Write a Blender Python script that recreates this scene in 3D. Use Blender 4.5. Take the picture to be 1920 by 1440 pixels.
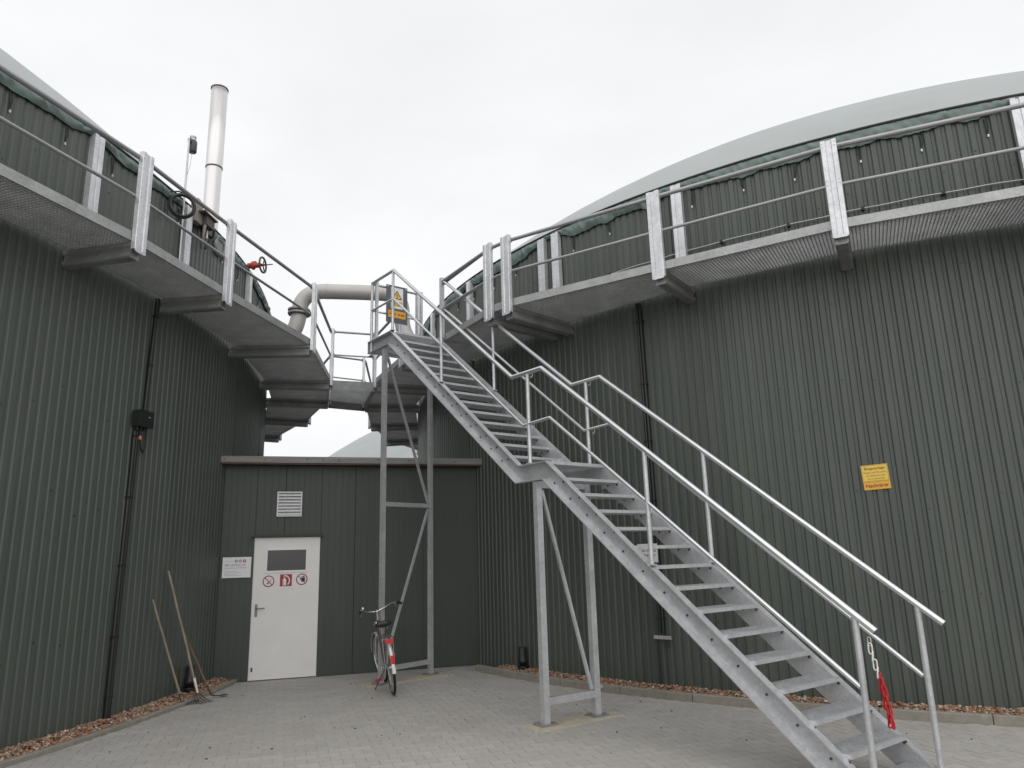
import bpy, math, random
from math import sin, cos, pi, radians as rad, atan2, hypot, sqrt
from mathutils import Vector as V, Matrix

random.seed(7)
S = bpy.context.scene
COL = S.collection
for o_ in list(bpy.data.objects):
    bpy.data.objects.remove(o_)

# ------------------------------------------------------------------ camera
PITCH, ROLL, CAMH, FPX = rad(13.26), rad(1.64), 1.73, 1370.0
cam = bpy.data.cameras.new('camera')
cam.sensor_width = 36
cam.lens = FPX / 1920 * 36
cam.clip_start, cam.clip_end = 0.05, 2000
co = bpy.data.objects.new('camera', cam)
COL.objects.link(co)
right, fwd, down = V((1, 0, 0)), V((0, cos(PITCH), sin(PITCH))), V((0, sin(PITCH), -cos(PITCH)))
cx_ = right * cos(ROLL) + down * sin(ROLL)
cy_ = -(down * cos(ROLL) - right * sin(ROLL))
cz_ = -fwd
m3 = Matrix((cx_, cy_, cz_)).transposed()
co.matrix_world = Matrix.Translation((0, 0, CAMH)) @ m3.to_4x4()
S.camera = co

# ------------------------------------------------------------------ sky, sun, exposure
SUN_EL, SUN_AZ = rad(46), rad(184)          # azimuth clockwise from +Y
W = bpy.data.worlds.new('World')
S.world = W
W.use_nodes = True
wn, wl = W.node_tree.nodes, W.node_tree.links
wn.clear()
out = wn.new('ShaderNodeOutputWorld')
sky = wn.new('ShaderNodeTexSky')
sky.sky_type = 'NISHITA'
sky.sun_disc = False
sky.sun_elevation = SUN_EL
sky.sun_rotation = SUN_AZ
bg1 = wn.new('ShaderNodeBackground')
bg1.inputs[1].default_value = 0.10
wl.new(sky.outputs[0], bg1.inputs[0])
tc = wn.new('ShaderNodeTexCoord')
mp = wn.new('ShaderNodeMapping')
mp.inputs['Scale'].default_value = (1.0, 1.0, 2.2)
wl.new(tc.outputs['Generated'], mp.inputs[0])
nz = wn.new('ShaderNodeTexNoise')
nz.inputs['Scale'].default_value = 1.7
nz.inputs['Detail'].default_value = 5
nz.inputs['Roughness'].default_value = 0.5
nz.inputs['Distortion'].default_value = 0.4
wl.new(mp.outputs[0], nz.inputs['Vector'])
cr = wn.new('ShaderNodeValToRGB')
cr.color_ramp.elements[0].position = 0.28
cr.color_ramp.elements[0].color = (0.885, 0.89, 0.91, 1)
cr.color_ramp.elements[1].position = 0.68
cr.color_ramp.elements[1].color = (1.04, 1.04, 1.05, 1)
wl.new(nz.outputs[0], cr.inputs[0])
bg2 = wn.new('ShaderNodeBackground')
bg2.inputs[1].default_value = 1.0
wl.new(cr.outputs[0], bg2.inputs[0])
mx = wn.new('ShaderNodeMixShader')
mx.inputs[0].default_value = 0.95
wl.new(bg1.outputs[0], mx.inputs[1])
wl.new(bg2.outputs[0], mx.inputs[2])
wl.new(mx.outputs[0], out.inputs[0])

sl = bpy.data.lights.new('sun', 'SUN')
sl.energy = 1.25
sl.angle = rad(100)
sl.color = (1.0, 0.97, 0.93)
so = bpy.data.objects.new('sun', sl)
COL.objects.link(so)
sd = V((sin(SUN_AZ) * cos(SUN_EL), cos(SUN_AZ) * cos(SUN_EL), sin(SUN_EL)))
so.rotation_euler = sd.to_track_quat('Z', 'Y').to_euler()
so.location = sd * 40

S.view_settings.view_transform = 'Standard'
S.view_settings.look = 'None'
S.view_settings.exposure = 0.0
S.view_settings.gamma = 1.0

# ------------------------------------------------------------------ materials
MATS = {}


def mat(name, col, rough=0.6, metal=0.0, var=0.12, scale=8.0, stretch=(1, 1, 1), bump=0.0, bscale=60.0,
        spangle=False, island=0.0, objrand=0.0, col2=None, spec=0.5, alpha=1.0, emis=None, dirt=None, coat=0.0):
    if name in MATS:
        return MATS[name]
    m = bpy.data.materials.new(name)
    m.use_nodes = True
    n, l = m.node_tree.nodes, m.node_tree.links
    b = n['Principled BSDF']
    b.inputs['Roughness'].default_value = rough
    b.inputs['Metallic'].default_value = metal
    b.inputs['Specular IOR Level'].default_value = spec
    if coat:
        b.inputs['Coat Weight'].default_value = coat
    t = n.new('ShaderNodeTexCoord')
    mp = n.new('ShaderNodeMapping')
    mp.inputs['Scale'].default_value = stretch
    l.new(t.outputs['Object'], mp.inputs[0])
    nz = n.new('ShaderNodeTexNoise')
    nz.inputs['Scale'].default_value = scale
    nz.inputs['Detail'].default_value = 6
    nz.inputs['Roughness'].default_value = 0.6
    l.new(mp.outputs[0], nz.inputs['Vector'])
    r = n.new('ShaderNodeValToRGB')
    c2 = col2 or tuple(min(1, c * (1 + var)) for c in col)
    c1 = tuple(c * (1 - var) for c in col)
    r.color_ramp.elements[0].position = 0.3
    r.color_ramp.elements[1].position = 0.7
    r.color_ramp.elements[0].color = (*c1, 1)
    r.color_ramp.elements[1].color = (*c2, 1)
    l.new(nz.outputs[0], r.inputs[0])
    cout = r.outputs[0]

    def mul(cin, fac_socket, lo, hi):
        mr = n.new('ShaderNodeMapRange')
        mr.inputs['To Min'].default_value = lo
        mr.inputs['To Max'].default_value = hi
        l.new(fac_socket, mr.inputs[0])
        mm = n.new('ShaderNodeMix')
        mm.data_type = 'RGBA'
        mm.blend_type = 'MULTIPLY'
        mm.inputs[0].default_value = 1
        l.new(cin, mm.inputs[6])
        l.new(mr.outputs[0], mm.inputs[7])
        return mm.outputs[2]
    if spangle:
        vo = n.new('ShaderNodeTexVoronoi')
        vo.inputs['Scale'].default_value = 38
        l.new(t.outputs['Object'], vo.inputs['Vector'])
        sep = n.new('ShaderNodeSeparateColor')
        l.new(vo.outputs['Color'], sep.inputs[0])
        cout = mul(cout, sep.outputs[0], 0.92, 1.07)
        mr = n.new('ShaderNodeMapRange')
        mr.inputs['To Min'].default_value = rough - 0.06
        mr.inputs['To Max'].default_value = rough + 0.08
        l.new(sep.outputs[1], mr.inputs[0])
        l.new(mr.outputs[0], b.inputs['Roughness'])
        n2 = n.new('ShaderNodeTexNoise')
        n2.inputs['Scale'].default_value = 3.1
        n2.inputs['Detail'].default_value = 4
        l.new(t.outputs['Object'], n2.inputs['Vector'])
        cout = mul(cout, n2.outputs[0], 0.82, 1.16)
    if island:
        g = n.new('ShaderNodeNewGeometry')
        cout = mul(cout, g.outputs['Random Per Island'], 1 - island, 1 + island)
    if objrand:
        oi = n.new('ShaderNodeObjectInfo')
        cout = mul(cout, oi.outputs['Random'], 1 - objrand, 1 + objrand)
    if dirt:
        # (colour, scale, threshold) blotches with their own shape
        n3 = n.new('ShaderNodeTexNoise')
        n3.inputs['Scale'].default_value = dirt[1]
        n3.inputs['Detail'].default_value = 8
        n3.inputs['Roughness'].default_value = 0.65
        mp3 = n.new('ShaderNodeMapping')
        mp3.inputs['Scale'].default_value = dirt[3] if len(dirt) > 3 else (1, 1, 1)
        l.new(t.outputs['Object'], mp3.inputs[0])
        l.new(mp3.outputs[0], n3.inputs['Vector'])
        mr = n.new('ShaderNodeMapRange')
        mr.inputs['From Min'].default_value = dirt[2]
        mr.inputs['From Max'].default_value = dirt[2] + 0.22
        mr.inputs['To Max'].default_value = 0.75
        l.new(n3.outputs[0], mr.inputs[0])
        mm = n.new('ShaderNodeMix')
        mm.data_type = 'RGBA'
        l.new(mr.outputs[0], mm.inputs[0])
        l.new(cout, mm.inputs[6])
        mm.inputs[7].default_value = (*dirt[0], 1)
        cout = mm.outputs[2]
    l.new(cout, b.inputs['Base Color'])
    if bump:
        bn = n.new('ShaderNodeTexNoise')
        bn.inputs['Scale'].default_value = bscale
        bn.inputs['Detail'].default_value = 6
        l.new(t.outputs['Object'], bn.inputs['Vector'])
        bp = n.new('ShaderNodeBump')
        bp.inputs['Strength'].default_value = bump
        bp.inputs['Distance'].default_value = 0.01
        l.new(bn.outputs[0], bp.inputs['Height'])
        l.new(bp.outputs[0], b.inputs['Normal'])
    MATS[name] = m
    return m


CLAD = mat('green_cladding', (0.072, 0.084, 0.073), 0.43, var=0.12, scale=1.6, stretch=(1, 1, 0.12), objrand=0.08,
           dirt=((0.102, 0.112, 0.098), 2.6, 0.50, (1.6, 1.6, 0.16)), spec=0.45)
PANEL = mat('green_panel', (0.042, 0.053, 0.045), 0.5, var=0.10, scale=1.4, stretch=(1, 1, 0.2), objrand=0.03,
            dirt=((0.058, 0.064, 0.055), 3.0, 0.55, (1.5, 1.5, 0.2)))
LIGHTBLOCK = mat('light_block_dark', (0.03, 0.035, 0.03), 0.8)  # for the unseen light-blocking cylinder inside each tank
GALV = mat('galvanised_steel', (0.56, 0.57, 0.585), 0.38, metal=0.48, var=0.10, scale=5, spangle=True)
GALVB = mat('bright_galvanised_steel', (0.64, 0.65, 0.67), 0.38, metal=0.45, var=0.08, scale=6, spangle=True)
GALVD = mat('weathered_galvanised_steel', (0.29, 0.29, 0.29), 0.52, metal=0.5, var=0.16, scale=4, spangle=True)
TUBE = mat('galvanised_tube', (0.72, 0.73, 0.75), 0.28, metal=0.78, var=0.06, scale=3)
WTUBE = mat('weathered_tube', (0.36, 0.36, 0.37), 0.42, metal=0.6, var=0.10, scale=4)
WPLATE = mat('weathered_plate', (0.36, 0.365, 0.365), 0.45, metal=0.45, var=0.12, scale=4, spangle=True)
DOME = mat('dome_membrane', (0.33, 0.36, 0.355), 0.5, var=0.04, scale=0.7, dirt=((0.30, 0.325, 0.32), 0.8, 0.5))
SKIRT = mat('skirt_membrane', (0.125, 0.170, 0.155), 0.42, var=0.14, scale=5, bump=0.25, bscale=9)
RUBBER = mat('black_rubber', (0.012, 0.012, 0.013), 0.55, var=0.2)
PLASTIC = mat('black_plastic', (0.016, 0.016, 0.018), 0.42, var=0.15)
DARKGREY = mat('dark_grey_plastic', (0.075, 0.075, 0.085), 0.5)
PAVER = mat('paver_concrete', (0.40, 0.385, 0.362), 0.88, var=0.10, scale=24, bump=0.35, bscale=180, island=0.06, objrand=0.06,
            dirt=((0.345, 0.325, 0.30), 0.8, 0.50))
BED = mat('joint_sand', (0.335, 0.32, 0.295), 0.95, var=0.2, scale=30)
CONC = mat('kerb_concrete', (0.255, 0.240, 0.205), 0.9, var=0.14, scale=12, bump=0.4, bscale=120, objrand=0.08,
           dirt=((0.17, 0.155, 0.12), 5, 0.55))
PAD = mat('cast_concrete', (0.44, 0.40, 0.325), 0.9, var=0.14, scale=9, bump=0.3, bscale=90, dirt=((0.33, 0.28, 0.2), 4, 0.52))
DOORW = mat('door_white', (0.735, 0.72, 0.705), 0.45, var=0.03, scale=3)
FRAMEW = mat('window_frame_white', (0.78, 0.78, 0.76), 0.4, var=0.02)
GLASS = mat('wired_glass', (0.045, 0.042, 0.045), 0.18, var=0.25, scale=120, spec=0.6)
ALU = mat('vent_aluminium', (0.55, 0.55, 0.56), 0.45, metal=0.4, var=0.06)
INOX = mat('stainless_steel', (0.72, 0.705, 0.70), 0.34, metal=0.55, var=0.05, scale=2, stretch=(1, 1, 0.1))
PIPE = mat('gas_pipe_paint', (0.47, 0.455, 0.435), 0.5, metal=0.25, var=0.08, scale=3, dirt=((0.42, 0.36, 0.28), 4, 0.6))
TIMBER = mat('weathered_fascia', (0.235, 0.232, 0.225), 0.8, var=0.22, scale=6, stretch=(0.3, 0.3, 8))
REDBROWN = mat('redbrown_edge', (0.065, 0.032, 0.024), 0.7, var=0.25, scale=10)
WOOD = mat('handle_wood', (0.27, 0.24, 0.18), 0.75, var=0.25, scale=14, stretch=(1, 1, 0.2))
WOODB = mat('handle_brown', (0.17, 0.115, 0.075), 0.75, var=0.25, scale=14)
RUST = mat('worn_iron', (0.11, 0.095, 0.085), 0.6, metal=0.5, var=0.3, scale=20)
RUSTY = mat('handle_steel', (0.22, 0.215, 0.21), 0.4, metal=0.4)
RED = mat('red_plastic', (0.45, 0.010, 0.016), 0.35, var=0.06)
REDREF = mat('red_reflector', (0.62, 0.015, 0.015), 0.2, var=0.05, coat=0.5)
REDS = mat('sign_red', (0.34, 0.012, 0.022), 0.45, var=0.03)
VALVE = mat('valve_red', (0.42, 0.05, 0.035), 0.5)
WHITE = mat('chain_white', (0.74, 0.72, 0.66), 0.45, var=0.04)
SIGNW = mat('sign_white', (0.72, 0.72, 0.74), 0.35, var=0.02)
SIGNY = mat('sign_yellow', (0.72, 0.50, 0.075), 0.4, var=0.03)
SIGNO = mat('sign_orange', (0.70, 0.36, 0.035), 0.4, var=0.03)
SIGNG = mat('sign_board_grey', (0.10, 0.105, 0.12), 0.45)
INK = mat('ink_black', (0.02, 0.018, 0.015), 0.5)
INKR = mat('ink_brown', (0.16, 0.05, 0.01), 0.5)
INKG = mat('ink_grey', (0.33, 0.33, 0.34), 0.5)
EMBG = mat('emblem_green', (0.16, 0.24, 0.20), 0.5)
EMBO = mat('emblem_orange', (0.50, 0.22, 0.14), 0.5)
EMBR = mat('emblem_red', (0.38, 0.10, 0.12), 0.5)
CHROME = mat('bike_chrome', (0.62, 0.62, 0.62), 0.22, metal=0.9, var=0.05)
BSILVER = mat('bike_silver', (0.66, 0.65, 0.63), 0.32, metal=0.4, var=0.06)
BPINK = mat('bike_frame_paint', (0.12, 0.065, 0.075), 0.35, var=0.1)
BEIGE = mat('device_beige', (0.27, 0.245, 0.215), 0.6, var=0.15)
ORANGEP = mat('orange_cap', (0.55, 0.20, 0.08), 0.5)


def gravel_mat(name, dry):
    m = bpy.data.materials.new(name)
    m.use_nodes = True
    n, l = m.node_tree.nodes, m.node_tree.links
    b = n['Principled BSDF']
    b.inputs['Roughness'].default_value = 0.8
    g = n.new('ShaderNodeNewGeometry')
    r = n.new('ShaderNodeValToRGB')
    cols = [(0.0, (0.13, 0.062, 0.040)), (0.18, (0.27, 0.125, 0.068)), (0.36, (0.33, 0.20, 0.12)), (0.5, (0.19, 0.09, 0.06)),
            (0.64, (0.40, 0.29, 0.19)), (0.78, (0.24, 0.17, 0.13)), (0.88, (0.55, 0.48, 0.40)), (1.0, (0.16, 0.13, 0.115))]
    while len(r.color_ramp.elements) < len(cols):
        r.color_ramp.elements.new(0.5)
    for e, (p, c) in zip(r.color_ramp.elements, cols):
        e.position = p
        e.color = (*[x * dry for x in c], 1)
    l.new(g.outputs['Random Per Island'], r.inputs[0])
    l.new(r.outputs[0], b.inputs['Base Color'])
    return m


GRAVEL = gravel_mat('gravel_pebbles', 1.0)
GRAVELBED = mat('gravel_bed', (0.10, 0.055, 0.035), 0.95, var=0.4, scale=50)


# ------------------------------------------------------------------ mesh builder
class MB:
    def __init__(s):
        s.v, s.f, s.sm, s.mi = [], [], [], []
        s.cur = 0

    def poly(s, pts, smooth=False):
        k = len(s.v)
        s.v += [tuple(p) for p in pts]
        s.f.append(tuple(range(k, k + len(pts))))
        s.sm.append(smooth)
        s.mi.append(s.cur)

    def faces(s, vs, fs, smooth=False):
        k = len(s.v)
        s.v += [tuple(p) for p in vs]
        for f in fs:
            s.f.append(tuple(i + k for i in f))
            s.sm.append(smooth)
            s.mi.append(s.cur)

    def box(s, c, ax, ay, az):
        """centre + three half-axis vectors"""
        c, ax, ay, az = V(c), V(ax), V(ay), V(az)
        vs = [c + ax * i + ay * j + az * k for i in (-1, 1) for j in (-1, 1) for k in (-1, 1)]
        fs = [(0, 1, 3, 2), (4, 6, 7, 5), (0, 4, 5, 1), (2, 3, 7, 6), (0, 2, 6, 4), (1, 5, 7, 3)]
        if ax.cross(ay).dot(az) < 0:
            fs = [f[::-1] for f in fs]
        s.faces(vs, fs)

    def abox(s, x0, x1, y0, y1, z0, z1):
        s.box(((x0 + x1) / 2, (y0 + y1) / 2, (z0 + z1) / 2), ((x1 - x0) / 2, 0, 0), (0, (y1 - y0) / 2, 0), (0, 0, (z1 - z0) / 2))

    def bar(s, p, q, side, up):
        """box along p-q; side and up are half vectors"""
        p, q = V(p), V(q)
        s.box((p + q) / 2, (q - p) / 2, side, up)

    def prism(s, prof, p, q, X, Y, smooth=False):
        """extrude 2-d outline (x,y) in axes X,Y from p to q, capped"""
        p, q, X, Y = V(p), V(q), V(X), V(Y)
        n = len(prof)
        vs = [p + X * a + Y * b for a, b in prof] + [q + X * a + Y * b for a, b in prof]
        area = sum(prof[i][0] * prof[(i + 1) % n][1] - prof[(i + 1) % n][0] * prof[i][1] for i in range(n))
        flip = (area > 0) == (X.cross(Y).dot(q - p) > 0)
        fs = [(i, (i + 1) % n, n + (i + 1) % n, n + i) for i in range(n)]
        caps = [tuple(range(n))[::-1], tuple(range(n, 2 * n))]
        if not flip:
            fs = [f[::-1] for f in fs]
            caps = [c[::-1] for c in caps]
        s.faces(vs, fs, smooth)
        s.faces(vs, caps)

    def tube(s, path, r, n=10, closed=False, caps=True, ry=None):
        P = [V(p) for p in path]
        m = len(P)
        rr = r if isinstance(r, (list, tuple)) else [r] * m
        T = []
        for i in range(m):
            if closed:
                a, b = P[(i - 1) % m], P[(i + 1) % m]
                t = (b - a).normalized()
            elif i == 0:
                t = (P[1] - P[0]).normalized()
            elif i == m - 1:
                t = (P[-1] - P[-2]).normalized()
            else:
                t = ((P[i + 1] - P[i]).normalized() + (P[i] - P[i - 1]).normalized())
                t = t.normalized() if t.length > 1e-6 else (P[i + 1] - P[i]).normalized()
            T.append(t)
        ref = V((0, 0, 1)) if abs(T[0].z) < 0.9 else V((1, 0, 0))
        N = (ref - T[0] * ref.dot(T[0])).normalized()
        vs = []
        for i in range(m):
            N = (N - T[i] * N.dot(T[i]))
            N = N.normalized() if N.length > 1e-6 else T[i].orthogonal().normalized()
            B = T[i].cross(N)
            k = 1.0
            if 0 < i < m - 1 and not closed:
                d = (P[i + 1] - P[i]).normalized().dot(T[i])
                k = 1 / max(d, 0.5)
            for j in range(n):
                a = 2 * pi * j / n
                vs.append(P[i] + (N * cos(a) + B * sin(a) * (ry or 1)) * rr[i] * (k if m < 8 else 1))
        fs = []
        rng = m if closed else m - 1
        for i in range(rng):
            i2 = (i + 1) % m
            for j in range(n):
                j2 = (j + 1) % n
                fs.append((i * n + j, i * n + j2, i2 * n + j2, i2 * n + j))
        s.faces(vs, fs, True)
        if caps and not closed:
            s.poly([vs[j] for j in range(n)][::-1])
            s.poly([vs[(m - 1) * n + j] for j in range(n)])

    def lathe(s, prof, c=(0, 0, 0), n=48, axis=(0, 0, 1), smooth=True):
        """profile (r, h) about axis through c"""
        c, A = V(c), V(axis).normalized()
        X = A.orthogonal().normalized()
        Y = A.cross(X)
        vs = []
        for r, h in prof:
            for j in range(n):
                a = 2 * pi * j / n
                vs.append(c + A * h + (X * cos(a) + Y * sin(a)) * r)
        fs = []
        for i in range(len(prof) - 1):
            for j in range(n):
                j2 = (j + 1) % n
                fs.append((i * n + j, i * n + j2, (i + 1) * n + j2, (i + 1) * n + j))
        s.faces(vs, fs, smooth)

    def ring(s, c, axis, R, r, n=32, k=8):
        c, A = V(c), V(axis).normalized()
        X = A.orthogonal().normalized()
        Y = A.cross(X)
        s.tube([c + (X * cos(2 * pi * i / n) + Y * sin(2 * pi * i / n)) * R for i in range(n)], r, k, closed=True)

    def mesh(s, name, mats):
        me = bpy.data.meshes.new(name)
        me.from_pydata(s.v, [], s.f)
        for m in (mats if isinstance(mats, (list, tuple)) else [mats]):
            me.materials.append(m)
        me.polygons.foreach_set('use_smooth', s.sm)
        me.polygons.foreach_set('material_index', s.mi)
        me.update()
        return me

    def build(s, name, mats, parent=None, label=None, cat=None, group=None, kind=None):
        return link(name, s.mesh(name, mats), parent, label, cat, group, kind)


def tag(o, label=None, cat=None, group=None, kind=None):
    for k, val in (('label', label), ('category', cat), ('group', group), ('kind', kind)):
        if val:
            o[k] = val
    return o


def link(name, data, parent=None, label=None, cat=None, group=None, kind=None):
    o = bpy.data.objects.new(name, data)
    COL.objects.link(o)
    if parent is not None:
        o.parent = parent
        o.matrix_parent_inverse = parent_world(parent).inverted()
    return tag(o, label, cat, group, kind)


WORLD = {}


def parent_world(o):
    m = Matrix.LocRotScale(o.location, o.rotation_euler, o.scale)
    if o.parent:
        m = parent_world(o.parent) @ o.matrix_parent_inverse @ m
    return m


def empty(name, loc, label=None, cat=None, group=None, kind=None):
    o = bpy.data.objects.new(name, None)
    COL.objects.link(o)
    o.location = loc
    o.empty_display_size = 0.3
    return tag(o, label, cat, group, kind)


def text_polys(body, size, align='CENTER', bold=0.0, font_w=1.0):
    cu = bpy.data.curves.new('t', 'FONT')
    cu.body = body
    cu.size = size
    cu.align_x = align
    cu.offset = bold
    cu.resolution_u = 3
    ob = bpy.data.objects.new('t', cu)
    COL.objects.link(ob)
    me = bpy.data.meshes.new_from_object(ob)
    vs = [(v.co.x * font_w, v.co.y) for v in me.vertices]
    fs = [tuple(p.vertices) for p in me.polygons]
    bpy.data.objects.remove(ob)
    bpy.data.curves.remove(cu)
    bpy.data.meshes.remove(me)
    return vs, fs


class Face:
    """drawing plane: origin, x, y, normal"""

    def __init__(s, o, x, y):
        s.o, s.x, s.y = V(o), V(x).normalized(), V(y).normalized()
        s.n = s.x.cross(s.y)

    def p(s, a, b, h=0.0):
        return s.o + s.x * a + s.y * b + s.n * h

    def rect(s, mb, a0, a1, b0, b1, h0, h1):
        mb.box(s.p((a0 + a1) / 2, (b0 + b1) / 2, (h0 + h1) / 2), s.x * ((a1 - a0) / 2), s.y * ((b1 - b0) / 2), s.n * ((h1 - h0) / 2))

    def disc(s, mb, a, b, r, h, n=28, r0=0.0):
        if r0 == 0:
            mb.poly([s.p(a + r * cos(2 * pi * i / n), b + r * sin(2 * pi * i / n), h) for i in range(n)])
        else:
            for i in range(n):
                t, u = 2 * pi * i / n, 2 * pi * (i + 1) / n
                mb.poly([s.p(a + r0 * cos(t), b + r0 * sin(t), h), s.p(a + r * cos(t), b + r * sin(t), h),
                         s.p(a + r * cos(u), b + r * sin(u), h), s.p(a + r0 * cos(u), b + r0 * sin(u), h)])

    def flat(s, mb, pts, h):
        mb.poly([s.p(a, b, h) for a, b in pts])

    def line(s, mb, a0, b0, a1, b1, w, h):
        d = V((a1 - a0, b1 - b0)).normalized()
        nx, ny = -d.y * w / 2, d.x * w / 2
        s.flat(mb, [(a0 - nx, b0 - ny), (a1 - nx, b1 - ny), (a1 + nx, b1 + ny), (a0 + nx, b0 + ny)], h)

    def text(s, mb, body, a, b, size, h, align='CENTER', bold=0.0, font_w=1.0):
        vs, fs = text_polys(body, size, align, bold, font_w)
        mb.faces([s.p(a + x, b + y, h) for x, y in vs], fs)


UP = V((0, 0, 1))
LC, LR = V((-19.05, 10.83, 0)), 14.48
RC, RR = V((9.59, 19.03, 0)), 12.0
ZG = 5.18                      # underside of the walkway edge
RIM = 6.74                     # top of the tank wall


def pol(c, r, deg, z=0.0):
    return V((c.x + r * cos(rad(deg)), c.y + r * sin(rad(deg)), z))


# ------------------------------------------------------------------ ground and paving
g = MB()
g.poly([(-300, -300, -0.02), (300, -300, -0.02), (300, 300, -0.02), (-300, 300, -0.02)])
ground = g.build('ground', BED, kind='structure')
g = MB()
g.poly([(-16, -14, -0.004), (16, -14, -0.004), (16, 17, -0.004), (-16, 17, -0.004)])
paving = g.build('paving', BED, kind='structure')

WA = V((sin(rad(72.6)), cos(rad(72.6)), 0))      # along the shed wall
WB = V((-WA.y, WA.x, 0))                        # towards the shed
DOORL = V((-4.121, 11.741, 0))

px_, pr_ = 0.2, 0.1425
H = [(-.098, -.080), (-.060, -.080), (-.034, -.058), (.034, -.058), (.060, -.080), (.098, -.080),
     (.098, .080), (.060, .080), (.034, .058), (-.034, .058), (-.060, .080), (-.098, .080)]


def paver_shape(mb, M, dz=0.0, tx=0.0, ty=0.0):
    outer = [M @ V((a, b, -0.012)) for a, b in H]
    inner = [M @ V((a * 0.985, b * 0.98, dz + a * tx + b * ty)) for a, b in H]
    n = 12
    mb.faces(outer + inner, [tuple(range(n, 2 * n))] + [(i, (i + 1) % n, n + (i + 1) % n, n + i) for i in range(n)])


def cam_px(p):
    d = V(p) - V((0, 0, CAMH))
    z = d.dot(fwd)
    if z < 0.3:
        return None
    return (960 + FPX * d.dot(cx_) / z, 720 - FPX * d.dot(cy_) / z, z)


spots = []
O0 = V((0, 8, 0))
for i in range(-75, 60):
    for j in range(-75, 60):
        p = O0 + WA * (i * px_ + (0.1 if j % 2 else 0)) + WB * (j * pr_)
        if not (-8.5 < p.x < 9.5 and 1.5 < p.y < 14):
            continue
        if (p - LC).length < LR + 0.36 or (p - RC).length < RR + 0.42:
            continue
        if (p - DOORL).dot(WB) > -0.07:
            continue
        q = cam_px(p)
        vis = q is not None and -30 < q[0] < 1950 and q[1] < 1470
        spots.append((0 if vis else 1, p.length, p))
spots.sort(key=lambda t: (t[0], t[1]))
rot = Matrix((WA, WB, UP)).transposed().to_4x4()
pm = []
for k in range(6):
    mb = MB()
    paver_shape(mb, Matrix.Identity(4), 0.0, random.uniform(-.005, .005), random.uniform(-.005, .005))
    pm.append(mb.mesh('paver', PAVER))
rest = MB()
for k, (vis, d, p) in enumerate(spots):
    dz = random.uniform(-0.0015, 0.0015)
    if k < 300:
        o = link('paver', pm[k % 6], paving)
        o.matrix_local = Matrix.Translation(p + UP * dz) @ rot
        o.matrix_parent_inverse = Matrix.Identity(4)
    else:
        paver_shape(rest, Matrix.Translation(p) @ rot, dz, random.uniform(-.005, .005), random.uniform(-.005, .005))
rest.build('paver_field', PAVER, paving, kind='stuff')

# cast concrete pads under the stair frames
SU = V((sin(rad(-37.96)), cos(rad(-37.96)), 0))
SV = V((SU.y, -SU.x, 0))
SO = V((0.242, 8.209, 0))


def st(u, v, z=0.0):
    return SO + SU * u + SV * v + UP * z


def pad(name, c, hu, hv, label):
    mb = MB()
    n = 10
    pts = []
    for (a, b, cnt) in ((-1, -1, n), (1, -1, n), (1, 1, n), (-1, 1, n)):
        for i in range(cnt):
            t = i / cnt
            if (a, b) == (-1, -1):
                q = (-hu + 2 * hu * t, -hv)
            elif (a, b) == (1, -1):
                q = (hu, -hv + 2 * hv * t)
            elif (a, b) == (1, 1):
                q = (hu - 2 * hu * t, hv)
            else:
                q = (-hu, hv - 2 * hv * t)
            pts.append((q[0] + random.uniform(-.008, .008), q[1] + random.uniform(-.008, .008)))
    top = [V(c) + SU * a + SV * b + UP * 0.012 for a, b in pts]
    bot = [V(c) + SU * a * 1.02 + SV * b * 1.01 - UP * 0.03 for a, b in pts]
    m = len(pts)
    mb.faces(top + bot, [tuple(range(m))[::-1]] + [(i, (i + 1) % m, m + (i + 1) % m, m + i) for i in range(m)])
    mb.build(name, PAD, None, label, 'footing')


pad('concrete_footing', st(-0.03, 0.36), 0.17, 0.60, 'cream concrete footing strip under the shorter stair support frame')
pad('concrete_footing', st(3.75, 0.50), 0.17, 0.72, 'concrete footing strip under the tall stair support frame by the shed')


# kerbs and gravel
def kerb(c, r, a0, a1, top, label, w=0.075):
    k = empty('kerb', pol(c, r, (a0 + a1) / 2), label, 'kerb')
    da = math.degrees(1.0 / r)
    n = int((a1 - a0) / da)
    for i in range(n):
        s0, s1 = a0 + i * da + 0.02, a0 + (i + 1) * da - 0.02
        zt = top + random.uniform(-.004, .004)
        ro, ri, b = r + random.uniform(-.004, .004), r - w, 0.008
        ring0 = [(ri, s0), (ro, s0), (ro, s1), (ri, s1)]
        mb = MB()
        vb = [pol(c, rr_, aa, -0.08) for rr_, aa in ring0]
        vm = [pol(c, rr_, aa, zt - b) for rr_, aa in ring0]
        vt = [pol(c, rr_ + (b if rr_ == ri else -b), aa + (0.03 if aa == s0 else -0.03), zt) for rr_, aa in ring0]
        fs = [(8, 9, 10, 11)]
        for q in range(4):
            q2 = (q + 1) % 4
            fs += [(q, q2, 4 + q2, 4 + q), (4 + q, 4 + q2, 8 + q2, 8 + q)]
        mb.faces(vb + vm + vt, fs)
        mb.build('kerbstone', CONC, k)
    return k


kerb(LC, LR + 0.335, -42, 4.6, 0.045, 'low concrete kerb edging the gravel along the left tank')
kerb(RC, RR + 0.385, -146.2, -75, 0.090, 'curved concrete kerb edging the gravel along the right tank')


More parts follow.
